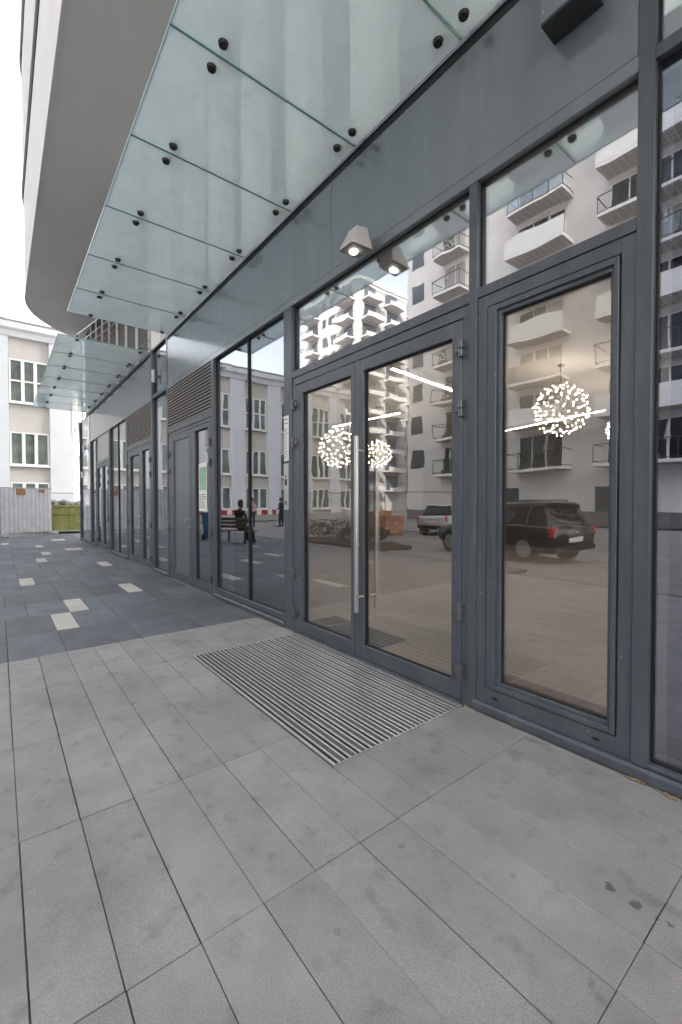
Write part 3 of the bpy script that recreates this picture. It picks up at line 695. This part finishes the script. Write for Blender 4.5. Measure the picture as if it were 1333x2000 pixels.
for z, h, nx, ny in rows:
    fm_ = wmesh(1.93, h, nx, ny); fm_.materials.append(MATS['white_frame'])
    gm = MB().box(-.03, 0.0, -.94, .94, .01, h-.01).mesh('pane'); gm.materials.append(MATS['window_green'])
    sm_ = MB().box(-.05, .16, -1.0, 1.0, -.09, -.01).mesh('window_sill'); sm_.materials.append(MATS['white_frame'])
    im = MB().box(-.05, -.03, -.97, .97, 0, h).mesh('window'); im.materials.append(MATS['int_dark'])
    for k in range(8):
        yc = -.03-3.22*k-.965
        wn = link('window', im, None, OB, (XW-.19-OB.location.x, yc-OB.location.y, z)); del wn['_org']
        link('frame', fm_, None, wn, (.04, 0, 0)); link('pane', gm, None, wn, (0, 0, 0)); link('sill', sm_, None, wn, (.06, 0, 0))
plm = MB().box(-.1, .25, -.62, .62, 0.0, 11.2).mesh('pilaster', bev=.02); plm.materials.append(MATS['pilaster'])
for k in range(9): link('pilaster', plm, None, OB, (XW-.25-OB.location.x+.0, .615-3.22*k-OB.location.y, 0))
for k, y_ in enumerate((-2.1, -1.85, -1.55, -1.3, -1.1)): box('chimney', 'rubber', OB, -36.1, -35.9, y_-.07, y_+.07, 12.1, 13.45)
# sunlit neighbours further off
def far_block(name, label, x0, x1, y0, y1, h, balc, cat='building', floors=True):
    t = thing(name, label, cat, ((x0+x1)/2, (y0+y1)/2, 0))
    box('wall', 'tower_white', t, x0, x1, y0, y1, 0, h)
    ox, oy, _ = t.location
    bmw = MB().box(0, .06, -.7, .7, 0, 1.6).mesh('window'); bmw.materials.append(MATS['window_blue'])
    bmw.materials.clear(); bmw.materials.append(MATS['lamp_body']); sb = MB().box(0, 1.3, -1.7, 1.7, -.16, 0).box(1.24, 1.3, -1.7, 1.7, 0, 1.0).mesh('balcony'); sb.materials.append(MATS['tower_white'])
    n = int((h-3)/3.0)
    for k in range(n):
        z = 4.0+3.0*k
        for yb in balc:
            o = link('balcony', sb, None, t, (x1-ox, yb-oy, z)); o = link('window', bmw, None, t, (x1-ox, yb-oy, z+.3))
            o = link('window', bmw, None, t, (x1-ox, yb+3.2-oy, z+.8))
    return t
far_block('apartment_tower', 'sunlit white apartment tower with balconies behind the old building', -92, -78, -17, 4, 47, (-12, -6.5, -3.2))
far_block('apartment_house', 'sunlit white house wall in the gap beside the green skip', -66, -58, 1.0, 14, 13, (6, 10))
# fence panels: corrugated sheet in tube frames on concrete feet
fd = Vector((.54, -.84, 0)).normalized(); fang = math.atan2(fd.y, fd.x)
prof = []
nrib = 12; Wp = 2.22
cm = MB(); V = []
for i in range(nrib*4+1):
    u = i*Wp/(nrib*4); ph = i % 4; d = (.0, .0, .05, .05)[ph]
    V.append((u, d))
vv = [(u, d, z) for u, d in V for z in (.14, 2.06)]
cm.faces(vv, [(2*i, 2*i+2, 2*i+3, 2*i+1) for i in range(len(V)-1)])
sheet = cm.mesh('sheet'); sheet.materials.append(MATS['fence_sheet'])
frame = MB().tube((0, -.03, .04), (0, -.03, 2.12), .022).tube((Wp, -.03, .04), (Wp, -.03, 2.12), .022).tube((0, -.03, 2.09), (Wp, -.03, 2.09), .022).tube((0, -.03, .12), (Wp, -.03, .12), .022).mesh('frame'); frame.materials.append(MATS['galv'])
foot = MB().box(-.11, .11, -.36, .36, 0, .13).mesh('foot', bev=.02); foot.materials.append(MATS['concrete'])
p0 = Vector((-24.25, -.60, -.0))
for k, lab in enumerate(('corrugated metal site fence panel with rusty plates next to the green skip', 'plain corrugated metal site fence panel without plates')):
    t = thing('fence_panel', lab, 'fence', tuple(p0+fd*(Wp+.05)*k), fang, group='corrugated site fence panels', local=True)
    link('sheet', sheet, None, t); link('frame', frame, None, t)
    for xx in (.02, Wp-.02): link('foot', foot, None, t, (xx, -.03, 0)) if k == 0 or xx > 1 else None
    if k == 0:
        for xx, ww in ((.35, .26), (1.22, .40)): box('plate', 'rust', t, xx, xx+ww, .053, .060, 1.78 if ww > .3 else 1.92, 2.05, .002)
# wire fence behind the skip
def wire_panel(name, label, loc, ang, n=2, wdt=3.4):
    t = thing(name, label, 'fence', loc, ang, group='wire mesh site fences', local=True)
    mb = MB().tube((0, 0, 0), (0, 0, 2.0), .021).tube((wdt, 0, 0), (wdt, 0, 2.0), .021).tube((0, 0, 1.98), (wdt, 0, 1.98), .021).tube((0, 0, .15), (wdt, 0, .15), .021)
    mb.build('frame', 'galv', t)
    mm = MB()
    for i in range(1, 34): mm.tube((i*wdt/34, 0, .15), (i*wdt/34, 0, 1.98), .003, 3, caps=False)
    for j in range(1, 8): mm.tube((0, 0, .15+j*.23), (wdt, 0, .15+j*.23), .003, 3, caps=False)
    o = mm.build('mesh_wires', 'galv', t); o['kind'] = 'stuff'
    for xx in (0, wdt): link('foot', foot, None, t, (xx, 0, 0))
wire_panel('wire_fence', 'wire mesh fence panel standing behind the green skip', (-27.6, -1.6, 0), R(90), wdt=3.6)
sk = thing('skip', 'yellow green metal waste skip filled with rubble at the facade corner', 'skip', (-26.2, .15, 0), R(6), local=True)
def skp(x0, x1, y0, y1, z0, z1, fl):
    b = [(x0+fl, y0+fl*.3), (x1, y0+fl*.3), (x1, y1-fl*.3), (x0+fl, y1-fl*.3)]; tpt = [(x0, y0), (x1, y0), (x1, y1), (x0, y1)]
    return [(*p, z0) for p in b]+[(*p, z1) for p in tpt]
MB().faces(skp(-1.6, 1.0, -1.05, 1.05, .10, 1.30, .3), [(0, 1, 2, 3), (0, 1, 5, 4), (1, 2, 6, 5), (2, 3, 7, 6), (3, 0, 4, 7)]).build('hull', 'skip_green', sk)
MB().box(.99, 1.06, -1.08, 1.08, 1.24, 1.34).box(-1.6, .99, -1.12, -1.02, 1.24, 1.34).box(-1.6, .99, 1.02, 1.12, 1.24, 1.34).build('rim', 'skip_green', sk, .01)
for yy in (-1.0, -.03, .94): box('rib', 'skip_green', sk, 1.0, 1.07, yy, yy+.07, .1, 1.24, .008)
box('cross_rib', 'skip_green', sk, 1.0, 1.06, -1.0, 1.0, .88, .95, .008)
for yy in (-.85, .75): box('runner', 'galv', sk, -1.1, 1.05, yy, yy+.12, 0, .1)
for i in range(34):
    mb = MB(); r_ = random.uniform(.10, .26); mb.ico((0, 0, 0), r_, 1)
    for v in mb.bm.verts: v.co *= random.uniform(.65, 1.2); v.co.z *= .7
    o = link('rubble_piece', mb.mesh('rubble_piece'), 'rubble', sk, (random.uniform(-1.2, .8), random.uniform(-.85, .85), 1.25+random.uniform(-.08, .24)))

# ------------------------------------------------------------------ across the street (seen mirrored in the glass)
BA = thing('apartment_block', 'tall pale apartment block with stacked balconies across the street', 'building', (-2, -32, 0))
YA = -26.3
ox, oy, _ = BA.location
box('wall', 'block_wall', BA, -27.0, 34, -40, YA, 0, 39)
box('ground_wall', 'block_wall', B, 3.0, 34, 0.3, 0.6, 0, 4.6); box('rear_wall', 'block_wall', B, -20, 34, 15.6, 15.9, 0, 8); box('end_wall', 'block_wall', B, -20.0, -19.8, 0.34, 15.6, 0, 8)
box('roof_parapet', 'block_white', BA, -27.2, 34.2, -40.2, YA+.12, 39, 39.6)
def rail_mesh(w_, d, kind):
    mb = MB()
    if kind == 'solid': mb.box(-w_/2, w_/2, d-.1, d, 0, 1.05)
    else:
        for i in range(int(w_/.9)+1):
            x = -w_/2+.02+i*(w_-.04)/int(w_/.9); mb.box(x-.02, x+.02, d-.05, d-.01, 0, 1.08)
        mb.box(-w_/2, w_/2, d-.06, d, 1.05, 1.09).box(-w_/2, w_/2, d-.05, d-.01, .08, .11)
        for s in (-1, 1): mb.box(s*w_/2-.02, s*w_/2+.02, 0, d-.06, 1.05, 1.09).box(s*w_/2-.02, s*w_/2+.02, 0, d-.06, .08, .11)
    return mb.mesh('railing')
mbp = MB().box(-.4, .4, -.12, .12, 0, .3)
for _ in range(60):
    c = Vector((random.uniform(-.4, .4), random.uniform(-.14, .14), random.uniform(.3, 1.25))); d = Vector((random.uniform(-1, 1), random.uniform(-1, 1), random.uniform(-1, 1))).normalized(); e = d.orthogonal().normalized()*.05; d *= .1
    mbp.faces([c-d, c+e, c+d, c-e], [(0, 1, 2, 3)])
plm_ = mbp.mesh('planter'); plm_.materials.append(MATS['leaf'])
prm_ = MB().tube((0, 0, 0), (0, 0, 1.9), .03, 6).tube((0, 0, 1.1), (0, 0, 2.0), .16, 8, .03).mesh('parasol'); prm_.materials.append(MATS['curtain'])
acm_ = MB().box(-.4, .4, -.16, .16, .0, .6).mesh('air_unit', bev=.02); acm_.materials.append(MATS['white_frame'])
cols = [(-21.9, 2.6, 1.3, ('bar',)), (-14.75, 3.7, 1.5, ('bar', 'solid', 'dark', 'solid', 'glass', 'solid', 'glass')), (-8.4, 5.0, 1.5, ('bar', 'solid', 'bar', 'solid', 'glass')), (0.5, 4.4, 1.5, ('solid', 'bar')), (8, 4.4, 1.5, ('bar',)), (16, 4.4, 1.5, ('solid',))]
for (xc, wd, dp, kinds) in cols:
    slab = MB().box(-wd/2, wd/2, 0, dp, -.18, -.012).mesh('slab'); slab.materials.append(MATS['block_white'])
    sof = MB().box(-wd/2+.03, wd/2-.03, .02, dp-.03, -.19, -.1805).mesh('soffit'); sof.materials.append(MATS['balcony_soffit'])
    rs = rail_mesh(wd, dp, 'solid'); rs.materials.append(MATS['block_white'])
    rdk = rail_mesh(wd, dp, 'solid'); rdk.materials.append(MATS['balcony_dark'])
    rb = rail_mesh(wd, dp, 'bar'); rb.materials.append(MATS['rail_metal'])
    gp = MB().box(-wd/2+.02, wd/2-.02, dp-.035, dp-.022, .12, 1.04).mesh('glass'); gp.materials.append(MATS['glass_rail'])
    sd = MB().box(-wd/2+.0, -wd/2+.08, 0, dp-.1, 0, 1.05).mesh('side'); sd.materials.append(MATS['block_white'])
    dw = MB().box(-.95, .95, -.04, .02, 0.0, 2.25).mesh('window'); dw.materials.append(MATS['window_blue'])
    dfm = MB().box(-1.0, -.93, -.02, .05, 0, 2.3).box(.93, 1.0, -.02, .05, 0, 2.3).box(-.04, .04, -.02, .05, 0, 2.3).box(-1, 1, -.02, .05, 2.23, 2.3).mesh('frame'); dfm.materials.append(MATS['white_frame'])
    dws = [dw, dw.copy(), dw.copy()]
    for q, nm in ((1, 'curtain'), (2, 'window_dark')): dws[q].materials.clear(); dws[q].materials.append(MATS[nm])
    for k in range(12):
        z = 3.75+2.87*k; kd = kinds[k % len(kinds)]
        b = link('balcony', slab, None, BA, (xc-ox, YA-oy, z))
        del b['_org']
        link('soffit', sof, None, b)
        link('railing', {'solid': rs, 'dark': rdk}.get(kd, rb), None, b)
        if kd in ('glass',): link('glass', gp, None, b)
        if random.random() < .45: link('planter', plm_, None, b, (random.uniform(-wd/2+.6, wd/2-.6), dp-.32, -.012))
        if random.random() < .4: link('parasol', prm_, None, b, (random.uniform(-wd/2+.6, wd/2-.6), dp*.5, -.012))
        if random.random() < .5: link('air_unit', acm_, None, b, (-wd/2+.45, .25, -.012))
        wn = link('window', random.choice(dws), None, BA, (xc-ox+(wd/2-1.3)*.6, YA-oy, z)); del wn['_org']; link('frame', dfm, None, wn)
        if wd > 3: wn = link('window', random.choice(dws), None, BA, (xc-ox-(wd/2-1.2), YA-oy, z)); del wn['_org']; link('frame', dfm, None, wn)
w2 = MB().box(-.6, .6, -.03, .03, 0, 1.5).mesh('window'); w2.materials.append(MATS['window_blue'])
for k in range(12):
    for xc in (-25.9, 4.3, 12.2): link('window', w2, None, BA, (xc-ox, YA-oy, 3.75+2.87*k+.8))
box('base_plinth', 'balcony_dark', BA, -27.05, 34.05, YA, YA+.12, 0, .9)
for i, x in enumerate((-18.0, -11.4, -3.8, 5.2)):
    d = box('entrance_door', 'window_blue', BA, x, x+1.5, YA+.0, YA+.05, 0.0, 2.4)
# distant tower with balconies on two faces
TB = thing('balcony_tower', 'distant grey apartment tower with balcony stacks on two faces', 'building', (-57, -49, 0))
ox, oy, _ = TB.location
box('wall', 'tower_b_wall', TB, -64, -50, -58, -40, 0, 35); box('roof_parapet', 'block_white', TB, -64.15, -49.85, -58.15, -39.85, 35, 35.6)
bs = MB().box(-1.7, 1.7, 0, 1.5, -.2, 0).box(-1.7, 1.7, 1.42, 1.5, 0, .45).mesh('balcony'); bs.materials.append(MATS['tower_b_slab'])
rs = rail_mesh(3.4, 1.45, 'bar'); rs.materials.append(MATS['rail_metal'])
ws = MB().box(-1.2, 1.2, -.02, .03, 0, 2.2).mesh('window'); ws.materials.append(MATS['window_blue'])
for k in range(11):
    z = 3.6+2.87*k
    for (x, y_, rz) in ((-61.5, -40, 0), (-52.4, -40, 0), (-50, -42.4, -R(90)), (-50, -47.0, -R(90)), (-50, -52, -R(90))):
        b = link('balcony', bs, None, TB, (x-ox, y_-oy, z), rz); link('railing', rs, None, b); link('window', ws, None, TB, (x-ox, y_-oy, z), rz)
    for x in (-58.4, -56.2): link('window', w2, None, TB, (x-ox, -40-oy, z+.7))
# street clutter
def loft(secs):
    """body from stations along x: each (x, [(y,z)...]) half profile mirrored"""
    mb = MB(); rings = []
    for x, pr in secs:
        ring = [(x, -y_, z) for y_, z in pr]+[(x, y_, z) for y_, z in reversed(pr)]
        rings.append([mb.bm.verts.new(v) for v in ring])
    n = len(rings[0])
    for a, b in zip(rings[:-1], rings[1:]):
        for i in range(n): mb.bm.faces.new((a[i], a[(i+1) % n], b[(i+1) % n], b[i]))
    mb.bm.faces.new(rings[0]); mb.bm.faces.new(rings[-1][::-1])
    return mb
def car(name, label, loc, rz, paint, suv):
    t = thing(name, label, 'car', loc, rz, local=True)
    Lh, W = (2.15, .90) if suv else (2.1, .86); H = 1.50 if suv else 1.42; bl = .93 if suv else .88
    def pr(wl, zb, zt, wt): return [(wl*.86, zb), (wl, zb+.12), (wl, (zb+zt)/2), (wl*.985, zt-.05), (wt, zt)]
    secs = [(-Lh, pr(W*.80, .42, bl-.06, W*.72)), (-Lh+.10, pr(W*.94, .30, bl, W*.86)), (-Lh+.5, pr(W, .24, bl+.02, W*.92)), (0, pr(W, .22, bl, W*.92)), (Lh-1.1, pr(W, .24, bl-.04, W*.9)), (Lh-.25, pr(W*.93, .28, bl-.18, W*.82)), (Lh, pr(W*.74, .38, bl-.32, W*.62))]
    body = loft(secs).build('body', paint, t, 0, True)
    def gh(wb, zb, wt, zt): return [(wb, zb), (wb*.98, zb+.02), (wt*1.02, zt-.10), (wt*.9, zt-.02), (wt*.6, zt)]
    rx = -Lh+.16 if suv else -Lh+.30
    secs = [(rx, gh(W*.84, bl-.02, W*.80, bl+.03)), (rx+(.22 if suv else .42), gh(W*.88, bl-.02, W*.70, H-.04)), (-.3, gh(W*.91, bl-.02, W*.74, H)), (.35, gh(W*.91, bl-.02, W*.72, H-.05)), (1.15, gh(W*.88, bl-.08, W*.80, bl-.02))]
    loft(secs).build('glasshouse', 'car_glass', t, 0, True)
    secs = [(rx+(.16 if suv else .36), gh(W*.60, H-.09, W*.66, H-.02)), (-.3, gh(W*.70, H-.07, W*.72, H+.012)), (.30, gh(W*.66, H-.09, W*.69, H-.035))]
    loft(secs).build('roof', paint, t, 0, True)
    for s in (-1, 1):
        for xp in (rx+.55, -.15): MB().tube((xp, s*W*.935, bl-.02), (xp-.02, s*W*.735, H-.05), .03, 6).build('pillar', paint, t)
        for xw in (-Lh+.78, Lh-.85):
            wh = MB().tube((xw, s*(W-.20), .33), (xw, s*(W+.01), .33), .33, 22).build('wheel', 'tyre', t)
            MB().tube((xw, s*(W), .33), (xw, s*(W+.02), .33), .21, 18).build('rim', 'alu', wh)
        MB().box(-Lh+.02, -Lh+.16, min(s*W*.66, s*W*.93), max(s*W*.66, s*W*.93), bl-.26, bl-.02).build('tail_light', 'tail', t, .02)
        MB().box(Lh-.26, Lh-.06, min(s*W*.55, s*W*.84), max(s*W*.55, s*W*.84), bl-.36, bl-.24).build('headlight', 'lamp_body', t, .02)
        MB().box(.62, .78, min(s*W*.98, s*(W+.14)), max(s*W*.98, s*(W+.14)), bl, bl+.13).build('mirror', paint, t, .02)
    for s in (-1, 1):
        for xp in (-.95, .05, .98): MB().box(xp-.006, xp+.006, s*(W+.001)-.004, s*(W+.001)+.004, .34, bl-.08).build('door_seam', 'ink', t)
        for xp in (-.72, .28): MB().box(xp-.09, xp+.09, s*(W+.004)-.012, s*(W+.004)+.012, bl-.19, bl-.15).build('door_handle', 'hinge', t, .006)
        MB().box(-1.3, 1.2, s*(W+.002)-.006, s*(W+.002)+.006, .40, .46).build('side_trim', 'rubber', t)
        if suv: MB().tube((-1.5, s*W*.66, H+.03), (.2, s*W*.66, H+.03), .016, 6).tube((-1.45, s*W*.66, H-.05), (-1.45, s*W*.66, H+.03), .014, 6).tube((.15, s*W*.66, H-.06), (.15, s*W*.66, H+.03), .014, 6).build('roof_rail', 'hinge', t)
    box('tailgate_seam', 'ink', t, -Lh-.006, -Lh+.05, -W*.62, W*.62, .715, .725); box('badge', 'steel', t, -Lh-.006, -Lh+.04, -.05, .05, .76, .80)
    box('number_plate', 'paper', t, -Lh-.012, -Lh+.02, -.26, .26, .55, .66)
    box('bumper', 'rubber', t, -Lh-.03, -Lh+.2, -W*.86, W*.86, .32, .46, .03)
    return t
car('parked_car', 'black parked estate car with red tail light across the pavement', (-6.9, -8.8, -.075), R(191), 'car_black', True)
car('parked_car', 'white parked hatchback beside the brick pallets', (-13.5, -14.9, -.075), R(257), 'car_white', False)
car('parked_car', 'pale blue parked car by the apartment block base', (1.2, -9.2, -.075), R(170), 'car_blue', False)
# brick pallets
def pallet(x, y_, label, n=5):
    t = thing('brick_pallet', label, 'pallet', (x, y_, -.075), R(8), group='pallets of bricks by the street', local=True)
    for dx in (-.5, 0, .5): box('runner', 'wood', t, dx-.05, dx+.05, -.55, .55, 0, .1)
    box('deck', 'wood', t, -.6, .6, -.55, .55, .1, .13)
    bmh = MB().box(-.14, .14, -.13, .13, 0, .19).mesh('brick', bev=.006); bmh.materials.append(MATS['brick'])
    for k in range(n):
        for i in range(4):
            for j in range(4):
                if 0 < i < 3 and 0 < j < 3 and k < n-1: continue
                link('brick', bmh, None, t, (-.435+i*.29, -.405+j*.27, .131+k*.2))
pallet(-15.6, -11.9, 'pallet of red bricks standing nearer the wire fence'); pallet(-14.4, -11.4, 'lower pallet of red bricks beside the white car', 4)
wire_panel('wire_fence', 'wire mesh fence panel in front of the brick pallets', (-17.6, -9.3, -.075), R(-50))
wire_panel('wire_fence', 'wire mesh fence panel ending beside the white car', (-15.3, -12.1, -.075), R(-20))
# bench, bin, barrier boards, shrubs
t = thing('park_bench', 'dark slatted bench on the slate paving with a seated person', 'bench', (-14.4, -4.0, 0), R(160), local=True)
for j in range(4): box('seat_slat', 'wood', t, -.8, .8, -.22+j*.115, -.12+j*.115, .43, .46, .004)
for j in range(3): box('back_slat', 'wood', t, -.8, .8, -.30-.02*j, -.27-.02*j, .55+j*.13, .65+j*.13, .004)
for s in (-.62, .62): MB().box(s-.03, s+.03, -.28, -.22, 0, .85).box(s-.03, s+.03, .17, .23, 0, .43).box(s-.03, s+.03, -.22, .17, .39, .43).build('leg', 'rail_metal', t, .004)
t = thing('waste_bin', 'blue wheeled waste bin standing on the slate paving', 'bin', (-16.6, -3.9, 0), R(20), local=True)
MB().faces([(-.22, -.25, .06), (.22, -.25, .06), (.22, .25, .06), (-.22, .25, .06), (-.29, -.33, 1.0), (.29, -.33, 1.0), (.29, .33, 1.0), (-.29, .33, 1.0)], [(0, 1, 2, 3), (4, 5, 6, 7), (0, 1, 5, 4), (1, 2, 6, 5), (2, 3, 7, 6), (3, 0, 4, 7)]).build('body', 'bin_blue', t, .02)
MB().box(-.31, .31, -.35, .37, 1.0, 1.06).tube((-.25, .40, 1.0), (.25, .40, 1.0), .02).build('lid', 'bin_blue', t, .01)
for s in (-.27, .27): MB().tube((s-.03, .25, .1), (s+.03, .25, .1), .1, 14).build('wheel', 'tyre', t)
for i in range(3):
    t = thing('barrier_board', ('red and white striped barrier board', 'red and white striped barrier board')[0]+' standing before the old building', 'barrier', (-27.3+.9*i, -7.4-1.75*i, -.075), R(-62), group='striped barrier boards', local=True)
    for k in range(6): box('stripe', 'red' if k % 2 else 'white_frame', t, -.9+k*.3, -.6+k*.3, -.015, .015, .75, 1.05)
    for s in (-.75, .75): MB().tube((s, 0, .04), (s, 0, 1.05), .025).box(s-.2, s+.2, -.25, .25, 0, .06).build('stand', 'galv', t)
def shrub(x, y_, r_, h, label):
    t = thing('shrub', label, 'shrub', (x, y_, -.07), group='shrubs in the planting bed', local=True)
    st = MB(); lf = MB()
    for i in range(7):
        a = random.uniform(0, 6.28); q = Vector((math.cos(a)*r_*.7, math.sin(a)*r_*.7, h*random.uniform(.6, .95)))
        st.tube((0, 0, 0), q, .014, 5, .004)
    for i in range(420):
        a = random.uniform(0, 6.28); ph = random.uniform(-.4, 1); rr = r_*random.uniform(.45, 1.05)
        c = Vector((math.cos(a)*rr*math.sqrt(max(.05, 1-ph*ph*.8)), math.sin(a)*rr*math.sqrt(max(.05, 1-ph*ph*.8)), h*.5+ph*h*.5*random.uniform(.7, 1.1)))
        d = Vector((random.uniform(-1, 1), random.uniform(-1, 1), random.uniform(-.5, .8))).normalized(); e = d.orthogonal().normalized()*random.uniform(.018, .032); d *= random.uniform(.04, .075)
        lf.faces([c-d, c+e, c+d, c-e], [(0, 1, 2, 3)])
    st.build('stems', 'wood', t); o = lf.build('foliage', 'leaf', t); o['kind'] = 'stuff'
pb = tag(box('planting_bed', 'soil', None, -14.2, -9.6, -7.9, -6.3, -.075, .06, .03), 'low soil planting bed with shrubs at the paving edge', None, None, 'structure')
for i, (x, y_, r_, h) in enumerate(((-13.5, -6.9, .55, .8), (-12.5, -7.2, .6, .9), (-11.5, -6.9, .5, .7), (-10.5, -7.1, .55, .75))):
    o_ = ('widest shrub', 'tall bushy shrub', 'low shrub', 'round shrub')[i]
    shrub(x, y_, r_, h, o_+(' at the bed end near the bench', ' second from the bench', ' third from the bench', ' at the bed end away from the bench')[i])

# ------------------------------------------------------------------ people (reflected in the glass)
def person(label, loc, rz, top, legs, seated=False, hairc='hair', long_=False):
    t = thing('person', label, 'person', loc, rz, local=True)
    if seated:
        J = {'pel': (0, -.05, .55, .15), 'sp': (0, -.10, .80, .14), 'ch': (0, -.08, 1.02, .16), 'nk': (0, -.04, 1.22, .055), 'hd0': (0, -.01, 1.30, .075), 'hd1': (0, .01, 1.42, .085),
             'hl': (-.10, 0, .54, .105), 'kl': (-.13, .42, .53, .075), 'al': (-.13, .45, .10, .05), 'fl': (-.14, .62, .05, .04), 'hr': (.10, 0, .54, .105), 'kr': (.13, .42, .53, .075), 'ar': (.13, .45, .10, .05), 'fr': (.14, .62, .05, .04),
             'sl': (-.19, -.07, 1.14, .07), 'el': (-.25, .06, .86, .05), 'wl': (-.14, .28, .72, .035), 'gl': (-.11, .36, .70, .03), 'sr': (.19, -.07, 1.14, .07), 'er': (.25, .06, .86, .05), 'wr': (.14, .28, .72, .035), 'gr': (.11, .36, .70, .03)}
    else:
        J = {'pel': (0, 0, .93, .14), 'sp': (0, 0, 1.12, .125), 'ch': (0, .01, 1.34, .15), 'nk': (0, .01, 1.52, .055), 'hd0': (0, .03, 1.58, .072), 'hd1': (0, .04, 1.70, .085),
             'hl': (-.09, 0, .88, .105), 'kl': (-.11, .03, .48, .07), 'al': (-.11, -.02, .09, .045), 'fl': (-.12, .16, .045, .04), 'hr': (.09, 0, .88, .105), 'kr': (.12, .06, .48, .07), 'ar': (.13, .02, .09, .045), 'fr': (.15, .19, .045, .04),
             'sl': (-.19, 0, 1.45, .065), 'el': (-.25, -.02, 1.17, .048), 'wl': (-.22, .13, .97, .034), 'gl': (-.20, .19, .90, .03), 'sr': (.19, 0, 1.45, .065), 'er': (.25, -.02, 1.17, .048), 'wr': (.16, .20, 1.08, .034), 'gr': (.10, .25, 1.10, .03)}
    E = [('pel', 'sp'), ('sp', 'ch'), ('ch', 'nk'), ('nk', 'hd0'), ('hd0', 'hd1'), ('pel', 'hl'), ('hl', 'kl'), ('kl', 'al'), ('al', 'fl'), ('pel', 'hr'), ('hr', 'kr'), ('kr', 'ar'), ('ar', 'fr'), ('ch', 'sl'), ('sl', 'el'), ('el', 'wl'), ('wl', 'gl'), ('ch', 'sr'), ('sr', 'er'), ('er', 'wr'), ('wr', 'gr')]
    K = list(J); me = bpy.data.meshes.new('body'); me.from_pydata([J[k][:3] for k in K], [(K.index(a), K.index(b)) for a, b in E], [])
    m, N, L = newmat('person_'+top+legs+('s' if seated else ''))
    out = N.new('ShaderNodeOutputMaterial'); p = N.new('ShaderNodeBsdfPrincipled'); p.inputs['Roughness'].default_value = .85; L.new(p.outputs[0], out.inputs[0])
    tc = N.new('ShaderNodeTexCoord'); sx = N.new('ShaderNodeSeparateXYZ'); L.new(tc.outputs['Object'], sx.inputs[0])
    cr = N.new('ShaderNodeValToRGB'); cr.color_ramp.interpolation = 'CONSTANT'; L.new(sx.outputs['Z'], cr.inputs[0])
    dv = N.new('ShaderNodeMath'); dv.operation = 'DIVIDE'; dv.inputs[1].default_value = 2.0; L.new(sx.outputs['Z'], dv.inputs[0]); L.new(dv.outputs[0], cr.inputs[0])
    cl = {'pink': (.62, .42, .42), 'dark': (.025, .028, .032), 'navy': (.03, .04, .06), 'grey': (.12, .12, .13)}
    st = [(0, (.02, .02, .02)), (.05, cl[legs]), ((.62 if seated else .98)/2, cl[top]), ((1.23 if seated else 1.53)/2, (.48, .32, .25))]
    el = cr.color_ramp.elements
    while len(el) < 4: el.new(.5)
    for e, (ps, c) in zip(el, st): e.position = ps; e.color = (*c, 1)
    L.new(cr.outputs[0], p.inputs['Base Color'])
    b = link('body', me, None, t); me.materials.append(m)
    sk_ = b.modifiers.new('skin', 'SKIN'); sk_.use_smooth_shade = True
    for i, k in enumerate(K):
        d = me.skin_vertices[0].data[i]; d.radius = (J[k][3], J[k][3]*(.72 if k in ('pel', 'sp', 'ch') else 1)); d.use_root = (k == 'pel')
    ss = b.modifiers.new('sub', 'SUBSURF'); ss.levels = 1; ss.render_levels = 2
    hx, hy, hz, _ = J['hd1']
    mb = MB(); mb.ico((0, 0, 0), .112, 3)
    for v in mb.bm.verts:
        if v.co.y > .045 and v.co.z < .05: v.co.y = .02
        v.co.z *= 1.05
        if long_ and v.co.z < 0 and v.co.y < .03: v.co.z *= 2.0
    bmesh.ops.translate(mb.bm, vec=(hx, hy-.012, hz+.02), verts=mb.bm.verts)
    mb.build('hair', hairc, t, 0, True)
    for s in (-1, 1): MB().ico((hx+s*.032, hy+.085, hz-.02), .012, 1).build('eye', 'ink', t)
    MB().tube((hx, hy+.08, hz-.03), (hx, hy+.108, hz-.055), .010, 6, .014).build('nose', 'skin', t)
    return t
person('person in dark clothes sitting on the slatted bench', (-14.1, -4.0, 0), R(160), 'dark', 'dark', True, long_=True)
person('person in a pink top standing before the old building', (-24.3, -9.6, -.075), R(-40), 'pink', 'navy')
person('person in a dark jacket standing before the old building', (-23.6, -11.2, -.075), R(60), 'navy', 'dark')

for o in bpy.data.objects:
    if '_org' in o: del o['_org']
